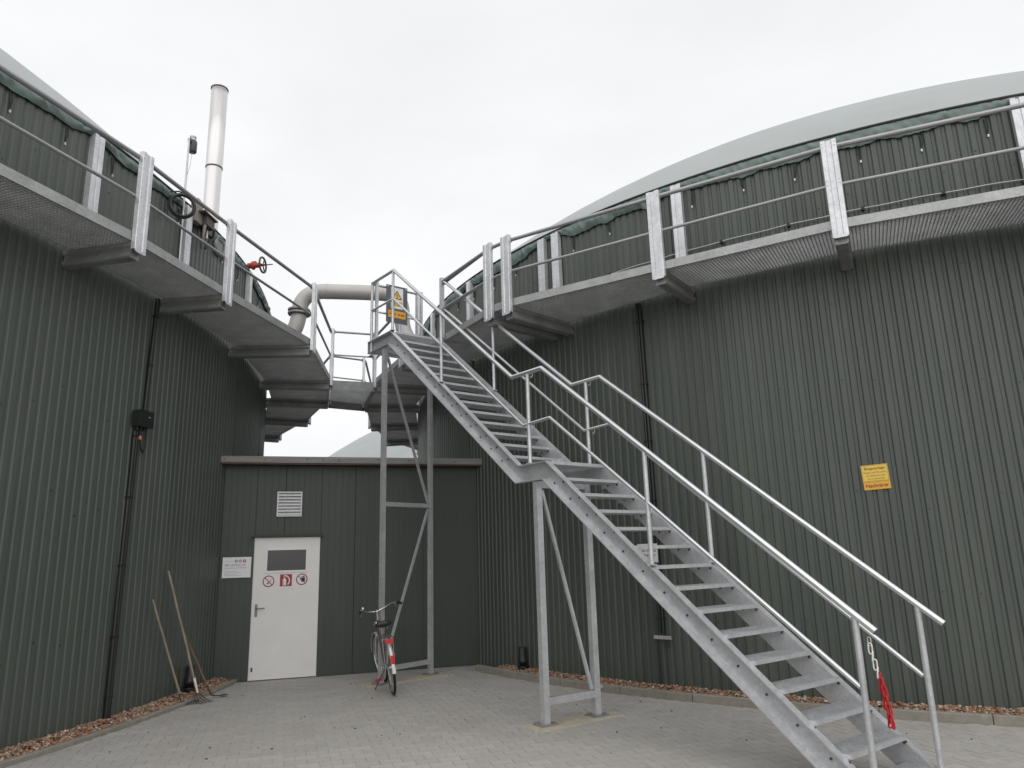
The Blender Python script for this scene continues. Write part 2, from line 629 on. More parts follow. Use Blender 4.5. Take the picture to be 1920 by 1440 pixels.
def ico(mb, c, sx, sy, sz, rz):
    t = (1 + 5 ** .5) / 2
    vs = [(-1, t, 0), (1, t, 0), (-1, -t, 0), (1, -t, 0), (0, -1, t), (0, 1, t), (0, -1, -t), (0, 1, -t), (t, 0, -1), (t, 0, 1), (-t, 0, -1), (-t, 0, 1)]
    fs = [(0, 11, 5), (0, 5, 1), (0, 1, 7), (0, 7, 10), (0, 10, 11), (1, 5, 9), (5, 11, 4), (11, 10, 2), (10, 7, 6), (7, 1, 8),
          (3, 9, 4), (3, 4, 2), (3, 2, 6), (3, 6, 8), (3, 8, 9), (4, 9, 5), (2, 4, 11), (6, 2, 10), (8, 6, 7), (9, 8, 1)]
    ca, sa = cos(rz), sin(rz)
    o = []
    for x, y, z in vs:
        j = random.uniform(.85, 1.15) / 1.9
        x, y, z = x * sx * j, y * sy * j, z * sz * j
        o.append((c[0] + x * ca - y * sa, c[1] + x * sa + y * ca, c[2] + z))
    mb.faces(o, fs, False)


def gravel(c, r, a0, a1, w, n, base, label):
    mb = MB()
    mb.cur = 1
    m = 80
    for i in range(m):
        s0, s1 = a0 + (a1 - a0) * i / m, a0 + (a1 - a0) * (i + 1) / m
        mb.poly([pol(c, r - .1, s0, base + .035), pol(c, r + w, s0, base - .01), pol(c, r + w, s1, base - .01), pol(c, r - .1, s1, base + .035)])
    mb.cur = 0
    for i in range(n):
        t = random.random()
        rr_ = r + 0.0 + w * t
        a = random.uniform(a0, a1)
        hump = 0.018 * sin(a * 9.1 + 3 * t) + 0.014 * sin(a * 23 + 1)
        z = base + 0.035 * (1 - t) + hump * (1 - abs(2 * t - 1)) + random.uniform(-.006, .022)
        s = random.uniform(.008, .019)
        p = pol(c, rr_, a, z)
        ico(mb, p, s * random.uniform(.8, 1.5), s, s * random.uniform(.5, .9), random.uniform(0, 6.3))
    return mb.build('gravel', [GRAVEL, GRAVELBED], None, label, 'gravel', kind='stuff')


gravel(LC, LR, -42, 3.2, 0.27, 14000, 0.03, 'reddish brown gravel strip along the foot of the left tank')
gravel(RC, RR, -144.5, -78, 0.315, 18000, 0.045, 'reddish brown gravel strip along the foot of the right tank')


# ------------------------------------------------------------------ tanks
def clad_sheet_pts(r, dang, nr, dep=0.018):
    """cross-section points over one sheet of nr ribs: (radius, angle)"""
    pts = []
    w = dang / nr
    for i in range(nr):
        b = i * w
        pts += [(r, b), (r, b + .50 * w), (r - dep, b + .62 * w), (r - dep, b + .88 * w)]
    pts.append((r, dang))
    return pts


def tank(label, c, r, nsheet, vis0, vis1, dome_h, post_angles, strap_step, strap0, skirt_k):
    t = empty('biogas_tank', (c.x, c.y, 0), label, 'tank')
    dang = 360.0 / nsheet
    prof = clad_sheet_pts(r, dang, 9, .011 if skirt_k < 1 else .017)
    # one sheet mesh at angle 0, shared by rotation
    mb = MB()
    vs = [V((q * cos(rad(a)), q * sin(rad(a)), z)) for q, a in prof for z in (0.0, RIM)]
    mb.faces(vs, [(2 * i, 2 * i + 2, 2 * i + 3, 2 * i + 1) for i in range(len(prof) - 1)])
    me = mb.mesh('cladding_sheet', CLAD)
    back = MB()
    for k in range(nsheet):
        a = k * dang
        mid = a + dang / 2
        d = (mid - (vis0 + vis1) / 2 + 180) % 360 - 180
        if abs(d) <= (vis1 - vis0) / 2:
            o = link('cladding_sheet', me, t)
            o.matrix_parent_inverse = Matrix.Identity(4)
            o.rotation_euler = (0, 0, rad(a))
            o.location = (0, 0, random.uniform(-.006, .006))
            o.scale = (1 + .00022 * (k % 2), 1 + .00022 * (k % 2), 1)
        else:
            R_ = Matrix.Rotation(rad(a), 4, 'Z')
            back.faces([R_ @ v + c for v in vs], [(2 * i, 2 * i + 2, 2 * i + 3, 2 * i + 1) for i in range(len(prof) - 1)])
    back.build('rear_cladding', CLAD, t)
    sh = MB()  # unseen cylinder added behind the cladding to block light
    sh.lathe([(r - 0.035, -0.05), (r - 0.035, RIM + 0.03)], c, 180)
    sh.build('light_block_cylinder', LIGHTBLOCK, t)
    # screws in three rows
    sc = MB()
    for z in (1.05, 2.3, 3.55, 4.75, 5.95):
        n = nsheet * 9
        for k in range(0, n, 3):
            a = 360.0 * (k + .2) / n
            d = (a - (vis0 + vis1) / 2 + 180) % 360 - 180
            if abs(d) > (vis1 - vis0) / 2:
                continue
            p = pol(c, r, a, z + random.uniform(-.25, .25))
            nrm = (p - V((c.x, c.y, p.z))).normalized()
            tg = UP.cross(nrm)
            sc.prism([(.008 * cos(i * pi / 3), .008 * sin(i * pi / 3)) for i in range(6)], p, p + nrm * .006, tg, UP)
    sc.build('cladding_screws', PLASTIC, t, kind='stuff')
    # rim band and membrane skirt
    b = MB()
    b.lathe([(r - .03, RIM + .068), (r + .040, RIM + .068), (r + .046, RIM + .052), (r + .040, RIM + .036), (r - .02, RIM + .036)], c, 240)
    b.build('clamp_band', RUBBER, t)
    sk = MB()
    n = 2880
    rows = 8
    vs = []
    for i in range(n):
        a = 360.0 * i / n
        ph = ((a - strap0) / strap_step) % 1.0
        pull = abs(2 * ph - 1)                       # 1 at the straps, 0 between
        droop = 0.185 + 0.035 * (pull ** 1.6) + 0.012 * sin(a * 0.9) + 0.010 * sin(a * 3.7 + 1) + .006 * sin(a * 11 + 2 * sin(a * 1.7))
        pinch = 1.0
        for pa in post_angles:
            dd = abs((a - pa + 180) % 360 - 180) * rad(1) * r
            if dd < 0.45:
                droop *= 0.45 + 0.55 * (dd / 0.45)
        for j in range(rows):
            q = j / (rows - 1)
            fold = (0.016 * sin(a * 5.3 + 2.2 * sin(a * 1.9) + q * 2) + 0.013 * sin(a * 9.1 - q * 4 + 1.5 * sin(a * 3.1)) + .007 * sin(a * 19 + q * 6 + 2 * sin(a * 2.3))) * sin(pi * min(q * 1.1, 1)) * (.5 + .5 * sin(a * 1.37) ** 2)
            bulge = 0.030 + 0.040 * sin(pi * q) * (1 - .6 * pull) + fold
            vs.append(pol(c, r + bulge, a, RIM + 0.040 - droop * skirt_k * q))
    fs = []
    for i in range(n):
        i2 = (i + 1) % n
        for j in range(rows - 1):
            fs.append((i * rows + j, i * rows + j + 1, i2 * rows + j + 1, i2 * rows + j))
    sk.faces(vs, fs, True)
    sk.build('membrane_skirt', SKIRT, t)
    # dome
    d = MB()
    s = (r * r + dome_h * dome_h) / (2 * dome_h)
    th = math.asin(min(1, r / s))
    prof = [(s * sin(th * (1 - i / 28)) if i < 28 else 0.001, RIM + .066 + dome_h - s + s * cos(th * (1 - i / 28))) for i in range(29)]
    d.lathe(prof, c, 192)
    do = d.build('membrane_dome', DOME, t)
    # straps holding the skirt
    k = 0
    a = strap0
    while a < strap0 + 360 - strap_step * .5:
        dd = (a - (vis0 + vis1) / 2 + 180) % 360 - 180
        if abs(dd) <= (vis1 - vis0) / 2 * .9:
            p = pol(c, r + .012, a, 0)
            nrm = (pol(c, 1, a) - c).normalized()
            tg = UP.cross(nrm)
            m = MB()
            zt, zb = RIM - .16 * skirt_k, RIM - .16 * skirt_k - random.uniform(.19, .24)
            lean = tg * random.uniform(-.02, .02)
            for sgn in (-1, 1):
                m.tube([p + UP * zt + tg * .016 * sgn, p + UP * (zt + zb) / 2 + tg * .013 * sgn + nrm * .015, p + UP * zb + lean], .007, 5)
            o = m.build('skirt_strap', RUBBER, t)
            m = MB()
            m.box(p + UP * (zb - .012) + lean + nrm * .008, tg * .009, nrm * .007, UP * .016)
            m.build('strap_hook', GALV, o)
        a += strap_step
        k += 1
    # galvanised C posts standing on the walkway against the wall
    for pa in post_angles:
        nrm = (pol(c, 1, pa) - c).normalized()
        tg = UP.cross(nrm)
        p = pol(c, r + .01, pa, 0)
        m = MB()
        w, dp, th_ = .075, .075, .007
        prof = [(-w, 0), (-w, dp), (-.02, dp), (-.014, dp - .012), (.014, dp - .012), (.02, dp), (w, dp), (w, 0), (w - th_, 0), (w - th_, dp - th_ - .012), (-w + th_, dp - th_ - .012), (-w + th_, 0)]
        m.prism(prof, p + UP * 5.2, p + UP * (RIM - .005), tg, nrm)
        m.build('wall_post', GALVB, t)
    return t


LPOSTS = [-12.15, -4.85, 4.95, 15.0, 26.0, -20.0, -28.0]
RPOSTS = [-126.75, -107.6, -137.1, -138.6, -149.0, -158.5, -168.5, -98, 181.0]
tank('dark green corrugated biogas tank on the left with the exhaust stack behind', LC, LR, 87, -50, 62, 6.1, LPOSTS, 2.75, -16.5, .72)
tank('dark green corrugated biogas tank on the right bearing the yellow sign', RC, RR, 72, -205, -72, 4.5, RPOSTS, 3.24, -115.63, 1.0)

# far tank behind the shed
ft = empty('biogas_tank', (1.5, 50, 0), 'far tank with pale grey-green dome seen between the two near tanks', 'tank')
m = MB()
fc = V((1.5, 50, 0))
n = 240
vs = []
for i in range(n):
    a = 360 * i / n
    q = 16.0 if i % 4 < 2 else 15.97
    vs += [pol(fc, q, a, 0), pol(fc, q, a, 6.4)]
m.faces(vs, [(2 * i, 2 * ((i + 1) % n), 2 * ((i + 1) % n) + 1, 2 * i + 1) for i in range(n)])
m.build('cladding', CLAD, ft)
m = MB()
h_, r_ = 6.0, 16.0
s_ = (r_ * r_ + h_ * h_) / (2 * h_)
th = math.asin(r_ / s_)
m.lathe([(max(.001, s_ * sin(th * (1 - i / 24))), 6.4 + h_ - s_ + s_ * cos(th * (1 - i / 24))) for i in range(25)], fc, 120)
m.build('membrane_dome', DOME, ft)


# ------------------------------------------------------------------ walkways
def sigma_prof(w=.085, d=.055, t=.007):
    return [(-w, 0), (-w, d - .006), (-w + .006, d), (-.034, d), (-.026, d - .014), (.026, d - .014), (.034, d), (w - .006, d), (w, d - .006), (w, 0),
            (w - t, 0), (w - t, d - t - .014), (-w + t, d - t - .014), (-w + t, 0)]


def grating(mb, quad, pitch=.040, z=0.0, deep=.026):
    """quad outer0, outer1, inner1, inner0 (xy); bearing bars outer-inner plus cross rods"""
    o0, o1, i1, i0 = [V((q[0], q[1], z)) for q in quad]
    n = max(2, int((o1 - o0).length / pitch))
    up = UP * deep / 2
    for k in range(n + 1):
        t = k / n
        a, b = o0.lerp(o1, t), i0.lerp(i1, t)
        if (b - a).length < .02:
            continue
        sd = (b - a).normalized().cross(UP)
        mb.bar(a, b, sd * .003, up)
    m = max(2, int(((i0 - o0).length + (i1 - o1).length) / 2 / .042))
    for k in range(m + 1):
        t = k / m
        a, b = o0.lerp(i0, t), o1.lerp(i1, t)
        sd = (b - a).normalized().cross(UP)
        mb.bar(a + UP * .003, b + UP * .003, sd * .004, UP * deep * .36)


def outline_fascia(parent, a, b, mat_=WPLATE, z0=ZG, z1=ZG + .108, name='edge_plate'):
    a, b = V((a[0], a[1], 0)), V((b[0], b[1], 0))
    d = (b - a).normalized()
    sd = d.cross(UP) * .005
    m = MB()
    m.bar(a + UP * (z0 + z1) / 2, b + UP * (z0 + z1) / 2, sd, UP * (z1 - z0) / 2)
    return m.build(name, mat_, parent)


def rail(parent, a, b, name, r, z, mat_=WTUBE, gap=.05):
    a, b = V((a[0], a[1], z)), V((b[0], b[1], z))
    d = (b - a).normalized()
    m = MB()
    m.tube([a + d * gap, b - d * gap], r, 12)
    for e, sg in ((a, 1), (b, -1)):       # flattened bolted lug
        q = e + d * sg * (gap + .005)
        m.box(q, d * .022, d.cross(UP) * .008, UP * (r + .010))
        for dz in (-1, 1):
            m.tube([q + UP * dz * (r + .012) - d.cross(UP) * .012, q + UP * dz * (r + .012) + d.cross(UP) * .012], .006, 6)
    return m.build(name, mat_, parent)


def wpost(parent, p, nrm, z0=ZG - .10, z1=6.245, mat_=GALVB, w=.085):
    p, nrm = V((p[0], p[1], 0)), V((nrm[0], nrm[1], 0)).normalized()
    tg = UP.cross(nrm)
    m = MB()
    pr = sigma_prof(w)
    q = p + nrm * .006
    m.prism(pr, q + UP * z0, q + UP * z1, tg, nrm)
    # rounded foot
    n = 8
    foot = [(-w, 0.0)] + [(-w + .03 * (1 - cos(pi / 2 * i / n)), -.03 * sin(pi / 2 * i / n)) for i in range(1, n + 1)]
    foot += [(-a, b) for a, b in foot[::-1]]
    m.prism(foot, q + nrm * .046 + UP * z0, q + nrm * .054 + UP * z0, tg, UP)
    # bolt heads at the two rails
    for zz in (6.17, 6.21, 5.70, 5.745):
        for sg in (-1, 1):
            c = q + tg * sg * (w - .018) + nrm * .055 + UP * zz
            m.tube([c, c + nrm * .007], .007, 6)
    return m.build('rail_post', mat_, parent)


def bracket(parent, p, q, mat_=GALVD, w=.07, z0=ZG - .185, z1=ZG - .006):
    """box beam from outer p to inner q with recessed sides"""
    p, q = V((p[0], p[1], 0)), V((q[0], q[1], 0))
    d = (q - p).normalized()
    sd = d.cross(UP)
    h = z1 - z0
    prof = [(-w, 0.015), (-w + .015, 0), (w - .015, 0), (w, .015), (w, h * .30), (w - .022, h * .40), (w - .022, h * .64), (w, h * .74), (w, h), (-w, h),
            (-w, h * .74), (-w + .022, h * .64), (-w + .022, h * .40), (-w, h * .30)]
    m = MB()
    m.prism(prof, p + UP * z0, q + UP * z0, sd, UP)
    return m.build('bracket', mat_, parent)


def inner_at(c, r, p, off=.10):
    d = V((p[0], p[1], 0)) - c
    d.z = 0
    return c + d.normalized() * (r + off)


lw = empty('tank_walkway', (-4.2, 9.0, ZG), 'galvanised grating walkway bracketed round the left tank', 'walkway')
Lout = [pol(LC, LR + .90, -39.4), pol(LC, LR + .90, -30.6), pol(LC, LR + .90, -21.8), V((-4.066, 7.408, 0)), V((-3.755, 9.102, 0)),
        V((-3.275, 11.487, 0)), V((-3.58, 13.95, 0)), V((-4.05, 15.72, 0)), V((-5.10, 17.874, 0)), V((-6.555, 20.157, 0)), V((-8.4, 22.4, 0))]
Linn = [inner_at(LC, LR, p) for p in Lout]
rw = empty('tank_walkway', (2, 9, ZG), 'galvanised grating walkway bracketed round the right tank', 'walkway')
Rout = [pol(RC, RR + .91, -79.0), pol(RC, RR + .91, -88.5), pol(RC, RR + .91, -98.2), pol(RC, RR + .91, -107.7), V((3.699, 7.542, 0)), V((1.900, 8.639, 0)), V((-.014, 9.848, 0)), V((-.281, 10.105, 0)),
        V((-1.09, 11.45, 0)), V((-1.93, 12.56, 0)), V((-2.73, 14.25, 0)), V((-3.35, 16.20, 0)), V((-3.70, 18.75, 0)), V((-3.75, 21.4, 0)), V((-3.1, 23.8, 0))]
Rinn = [inner_at(RC, RR, p) for p in Rout]


def walkway(root, Oo, I, c, no_rail, no_post, no_bracket, no_plate=()):
    for k in range(len(Oo) - 1):
        m = MB()
        grating(m, [Oo[k], Oo[k + 1], I[k + 1], I[k]], z=ZG + .022)
        m.build('grating_panel', WPLATE, root)
        if k not in no_plate:
            outline_fascia(root, Oo[k], Oo[k + 1])
        # inner edge angle
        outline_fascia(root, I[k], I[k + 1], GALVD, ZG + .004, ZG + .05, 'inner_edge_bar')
        if k not in no_rail:
            rail(root, Oo[k], Oo[k + 1], 'hand_rail', .027, 6.185)
            rail(root, Oo[k], Oo[k + 1], 'knee_rail', .020, 5.705)
    for k in range(len(Oo)):
        nrm = (Oo[k] - c)
        if k not in no_post:
            wpost(root, Oo[k], nrm)
        if k not in no_bracket:
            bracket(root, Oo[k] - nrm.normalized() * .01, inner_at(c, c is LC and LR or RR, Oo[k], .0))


walkway(lw, Lout, Linn, LC, no_rail=(6,), no_post=(), no_bracket=())
walkway(rw, Rout, Rinn, RC, no_rail=(8, 10), no_post=(8,), no_bracket=(8,))
# short knee rail between the double posts is kept; hand rail from stair newel to the walkway
fb = empty('footbridge', (-3.4, 15, ZG), 'short grating footbridge joining the two tank walkways above the shed', 'footbridge')
FL, FR_, BR, BL = Lout[6], Rout[10], Rout[11], Lout[7]
m = MB()
grating(m, [FL.lerp(FR_, .03), FR_.lerp(FL, .03), BR.lerp(BL, .03), BL.lerp(BR, .03)], z=ZG + .0)
m.build('grating_panel', GALV, fb)
for a, b in ((FL, FR_), (BL, BR)):
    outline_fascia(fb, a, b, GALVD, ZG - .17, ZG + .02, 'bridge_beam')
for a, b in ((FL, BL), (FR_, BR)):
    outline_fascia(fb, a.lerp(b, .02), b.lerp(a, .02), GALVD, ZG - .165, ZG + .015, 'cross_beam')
for a, b in ((FL, FR_), (BL, BR)):
    rail(fb, a, b, 'hand_rail', .022, 6.20, gap=.06)
    rail(fb, a, b, 'knee_rail', .016, 5.72, gap=.06)

# ------------------------------------------------------------------ staircase
sc = empty('steel_staircase', st(-.3, .44), 'galvanised steel staircase climbing from the paving to the tank walkway', 'staircase')
LOW = [(-3.60, 0.02), (-.207, 2.744), (.273, 2.744), (3.395, 5.2), (4.15, 5.2)]


def offset_poly(P, d):
    """offset polyline downwards by perpendicular d with mitres"""
    out_ = []
    for i in range(len(P)):
        segs = []
        if i > 0:
            segs.append(V((P[i][0] - P[i - 1][0], P[i][1] - P[i - 1][1])).normalized())
        if i < len(P) - 1:
            segs.append(V((P[i + 1][0] - P[i][0], P[i + 1][1] - P[i][1])).normalized())
        ns = [V((s.y, -s.x)) for s in segs]
        if len(ns) == 1:
            n_ = ns[0]
            if i == 0:           # cut on the ground
                sl_ = segs[0]
                out_.append((P[0][0] + d / sl_.y, P[0][1]))
                continue
            out_.append((P[i][0], P[i][1] - d))
            continue
        b = (ns[0] + ns[1]).normalized()
        k = d / b.dot(ns[0])
        out_.append((P[i][0] + b.x * k, P[i][1] + b.y * k))
    return out_


def strip_solid(mb, A, B, v0, v1):
    """solid between polylines A (top) and B (bottom) in (u,z), from v0 to v1"""
    n = len(A)
    vs = []
    for (u_, z_) in A:
        vs += [st(u_, v0, z_), st(u_, v1, z_)]
    k = len(vs)
    for (u_, z_) in B:
        vs += [st(u_, v0, z_), st(u_, v1, z_)]
    fs = []
    for i in range(n - 1):
        a0, a1, a2, a3 = 2 * i, 2 * i + 1, 2 * i + 3, 2 * i + 2
        b0, b1, b2, b3 = k + a0, k + a1, k + a2, k + a3
        fs += [(a0, a1, a2, a3), (b3, b2, b1, b0), (a3, b3, b0, a0), (a1, b1, b2, a2)]
    e = 2 * (n - 1)
    fs += [(0, k, k + 1, 1), (e, e + 1, k + e + 1, k + e)]
    if v1 < v0:
        fs = [f[::-1] for f in fs]
    mb.faces(vs, fs)


DEP = .20
V0, V1 = .035, .845
for web, tip in ((V0, -.04), (V1, .92)):
    m = MB()
    sg = 1 if tip > web else -1
    A0, A1, A2, A3 = LOW, offset_poly(LOW, .010), offset_poly(LOW, DEP - .010), offset_poly(LOW, DEP)
    strip_solid(m, A0, A1, min(web, tip), max(web, tip))
    strip_solid(m, A2, A3, min(web, tip), max(web, tip))
    strip_solid(m, A1, A2, min(web, web + sg * .008), max(web, web + sg * .008))
    strg = m.build('stringer', GALV, sc)
    # fillet lines where web meets flange, bolt heads
    bm_ = MB()

    def bolt(u_, z_, v_, s_):
        c = st(u_, v_, z_)
        bm_.tube([c, c + SV * s_ * .010], .011, 6)
    for i in range(1, 15):
        z_, u_ = 2.741 - .1865 * i, -.468 - .2403 * (i - 1)
        for du in (.045, .185):
            for s_ in ((-1, 1) if sg > 0 else (-1,)):
                bolt(u_ + du, z_ - .062, web + s_ * .004 + (.004 * sg if s_ == sg else 0), s_)
    for i in range(1, 14):
        z_, u_ = 2.737 + .1738 * i, .284 + .216 * i
        for du in (.045, .165):
            for s_ in ((-1, 1) if sg > 0 else (-1,)):
                bolt(u_ + du, z_ - .062, web + s_ * .004 + (.004 * sg if s_ == sg else 0), s_)
    bm_.build('stringer_bolts', RUST, strg, kind='stuff')


def tread_mesh(depth, name):
    m = MB()
    L = (V1 - V0) / 2 - .002
    # local: x = SV, y = SU (inwards), z up, origin at front top centre

    def B(x0, x1, y0, y1, z0, z1):
        m.abox(x0, x1, y0, y1, z0, z1)
    B(-L, L, 0, .030, -.030, 0.002)                       # nosing
    B(-L, L, depth - .006, depth, -.032, 0)                # rear bar
    for sx in (-1, 1):
        B(sx * L - (.005 if sx > 0 else 0), sx * L + (.005 if sx < 0 else 0), .03, depth - .006, -.075, 0)
    n = 9
    for i in range(n):
        y = .045 + (depth - .06) * i / (n - 1)
        B(-L + .005, L - .005, y - .0022, y + .0022, -.030, -.001)
    k = 24
    for i in range(1, k):
        x = -L + 2 * L * i / k
        B(x - .003, x + .003, .03, depth - .006, -.014, 0.0005)
    return m.mesh(name, GALV)


TR = {.262: tread_mesh(.262, 'tread'), .240: tread_mesh(.240, 'tread')}
sr = Matrix((SV, SU, UP)).transposed().to_4x4()


def put_tread(u_, z_, d):
    o = link('tread', TR[d], sc)
    o.matrix_parent_inverse = parent_world(sc).inverted()
    o.matrix_basis = Matrix.Translation(st(u_, (V0 + V1) / 2, z_)) @ sr


for i in range(1, 15):
    put_tread(-.436 - .2403 * (i - 1), 2.726 - .1865 * i, .262)
for i in range(1, 14):
    put_tread(.306 + .216 * i, 2.727 + .1738 * i, .240)


def deck(u0, u1, z, name, front=True):
    m = MB()
    q = [st(u0, V0 + .003), st(u0, V1 - .003), st(u1, V1 - .003), st(u1, V0 + .003)]
    grating(m, q, z=z - .016)
    o = m.build(name, GALV, sc)
    m = MB()
    m.box(st(u0 - .004, (V0 + V1) / 2, z - .015), SU * .004, SV * ((V1 - V0) / 2 - .002), UP * .019)
    m.build('deck_edge_plate', GALV, sc)


deck(-.225, .52, 2.741, 'landing_deck')
deck(3.31, 4.14, 5.178, 'platform_deck')
m = MB()
m.box(st(4.155, .44, 5.105), SU * .005, SV * .47, UP * .095)
m.build('platform_end_plate', GALV, sc)


def hrail(path, v, r, name):
    m = MB()
    pts = [st(u_, v, z_) for u_, z_ in path]
    m.tube(pts, r, 14)
    # dark open end
    return m.build(name, TUBE, sc)


VN, VF = 0.0, .885
hrail([(-3.63, 1.15), (-.16, 3.812), (.389, 3.816), (3.362, 6.20), (4.09, 6.21)], VN, .026, 'hand_rail')
hrail([(-3.71, 1.14), (-.205, 3.812), (.30, 3.812), (3.33, 6.22)], VF, .026, 'hand_rail')
hrail([(-3.47, .77), (-.274, 3.218), (.195, 3.20), (3.355, 5.72), (4.09, 5.73)], VN, .018, 'knee_rail')
hrail([(-3.50, .75), (-.32, 3.215), (.11, 3.20), (3.32, 5.73)], VF, .018, 'knee_rail')
for uu, z0, z1, v_ in ((-3.49, .11, 1.255, VN), (-1.62, 1.612, 2.69, VN), (.10, 2.744, 3.80, VN), (1.97, 4.08, 5.06, VN), (3.375, 5.2, 6.19, VN), (4.09, 4.95, 6.21, VN),
                       (-3.53, .09, 1.27, VF), (-1.62, 1.612, 2.72, VF), (.05, 2.744, 3.80, VF), (1.95, 4.06, 5.12, VF)):
    m = MB()
    m.tube([st(uu, v_, z0), st(uu, v_, z1)], .023, 12)
    m.box(st(uu, v_, z0 + .006), SU * .035, SV * .033, UP * .006)
    m.build('rail_post', GALV, sc)
# newel at the head of the far handrail, square hollow section
m = MB()
m.box(st(3.34, VF, 5.73), SU * .03, SV * .03, UP * .52)
m.build('rail_post', GALV, sc)
# cross rail at the platform end with double posts
for z_, r_ in ((6.205, .024), (5.735, .017)):
    m = MB()
    m.tube([st(4.10, .0, z_), st(4.10, .93, z_)], r_, 12)
    m.build('hand_rail' if r_ > .02 else 'knee_rail', TUBE, sc)
for uu, v_ in ((4.00, .04), (4.10, .86), (4.10, .94)):
    m = MB()
    m.box(st(uu, v_, 5.72), SU * .022, SV * .022, UP * .53)
    m.build('rail_post', GALV, sc)
# walkway rail from newel to the first double post, and from the platform back along the walkway edge
a, b = st(3.34, VF), Rout[7]
rail(rw, a, b, 'hand_rail', .027, 6.185)
rail(rw, a, b, 'knee_rail', .020, 5.705)

# support frames
def frame(L0, L1, ztop0, ztop1, zcross, sec, mids, zlow):
    P0, P1 = L0, L1
    d = (P1 - P0).normalized()
    sd = d.cross(UP)
    for P, zt in ((P0, ztop0), (P1, ztop1)):
        m = MB()
        m.box(P + UP * (zt / 2 + .012), d * sec, sd * sec, UP * (zt / 2 - .012))
        po = m.build('support_post', GALV, sc)
        m = MB()
        m.box(P + UP * .020, d * .10, sd * .09, UP * .008)
        for a_ in (-1, 1):
            for b_ in (-1, 1):
                q = P + d * a_ * .075 + sd * b_ * .065 + UP * .028
                m.tube([q, q + UP * .018], .010, 6)
        m.build('base_plate', GALVD, po)
    for zc in [zcross, zlow] + mids:
        m = MB()
        m.bar(P0 + d * (sec + .001) + UP * zc, P1 - d * (sec + .001) + UP * zc, sd * sec * .8, UP * sec)
        m.build('cross_beam', GALV, sc)

    def brace(za, zb, flip):
        A = (P1 if flip else P0) + UP * za + d * (-1 if flip else 1) * (sec + .02)
        B_ = (P0 if flip else P1) + UP * zb + d * (1 if flip else -1) * (sec + .02)
        t_ = (B_ - A).normalized()
        m = MB()
        m.bar(A, B_, sd * .016, t_.cross(sd) * .016)
        m.build('brace', GALV, sc)
    return brace


br = frame(st(0, .01), st(-.05, .70), 2.535, 2.535, 2.50, .037, [], .24)
br(2.44, .29, False)
br = frame(st(3.66, .02), st(3.86, .97), 4.99, 5.0, 4.95, .032, [2.55], .20)
br(4.88, 2.60, False)
br(2.50, .25, True)

# ------------------------------------------------------------------ shed between the tanks
def shp(s, z=0.0, h=0.0):
    """point on the shed front: s along wall from the door's left edge, h out of the wall"""
    return DOORL + WA * s + UP * z - WB * h


SF = Face(DOORL, WA, UP)         # normal = WA x UP
if SF.n.dot(WB) > 0:
    SF.n = -SF.n
shed = empty('control_shed', shp(1.6), 'low dark green panelled shed with white door between the two tanks', 'shed')


def spart(name, mats, fn, parent=shed, **k):
    m = MB()
    fn(m)
    return m.build(name, mats, parent, **k)


edges = [-.60, .437, 1.547, 2.68, 3.835]
DW, DH = 1.0, 2.125
for k in range(4):
    a, b = edges[k] + (.0012 if k == 3 else .003), edges[k + 1] - (.0012 if k == 2 else .003)
    m = MB()
    def strip(a_, b_, z0, z1):
        # shallow box-rib panel face
        n = max(1, int(round((b_ - a_) / .10)))
        for i in range(n):
            s0, s1 = a_ + (b_ - a_) * i / n, a_ + (b_ - a_) * (i + 1) / n
            pr = [(s0, 0), (s0 + .004, -.0014), (s0 + .009, -.0014), (s0 + .013, 0), (s1, 0)]
            for (p0, h0), (p1, h1) in zip(pr[:-1], pr[1:]):
                m.poly([SF.p(p0, z0, h0), SF.p(p1, z0, h1), SF.p(p1, z1, h1), SF.p(p0, z1, h0)])
        SF.rect(m, a_, b_, z0, z1, -.08, -.006)
    if a < DW and b > 0:
        if a < -.001:
            strip(a, 0 - .004, 0, 3.28)
            strip(0, b, DH + .01, 3.28)
        else:
            strip(a, min(b, DW), DH + .01, 3.28)
            if b > DW:
                strip(DW + .004, b, 0, 3.28)
    else:
        strip(a, b, 0, 3.28)
    m.build('wall_panel', PANEL, shed)
m = MB()     # side and rear walls, dark lining behind the joints
m.box(SF.p(1.62, 1.64, -2.6), SF.x * 2.20, SF.n * 2.5, UP * 1.635)
m.build('shed_core', PANEL, shed)
m = MB()
m.box(SF.p(1.64, 3.345, -2.45), SF.x * 2.30, SF.n * 2.62, UP * .045)
roof = m.build('roof', GALVD, shed)
for k, (a, b) in enumerate(((-.66, .92), (.922, 2.52), (2.522, 3.99))):
    m = MB()
    SF.rect(m, a, b, 3.292, 3.392, .18, .205)
    m.build('fascia_board', TIMBER, roof)
    m = MB()
    SF.rect(m, a, b, 3.262, 3.290, .05, .203)
    m.build('drip_edge', REDBROWN, roof)
m = MB()
for q in (-.5, .1, .75, 1.0, 1.25, 1.9, 2.4, 2.7, 3.2, 3.7):
    c = SF.p(q, 3.345 + random.uniform(-.01, .01), .205)
    m.tube([c, c + SF.n * .006], .013, 6)
m.build('fascia_screws', RUST, roof, kind='stuff')
# corner flashing strip at right
m = MB()
SF.rect(m, 3.80, 3.836, 0, 3.26, .002, .010)
m.build('corner_trim', PANEL, shed)

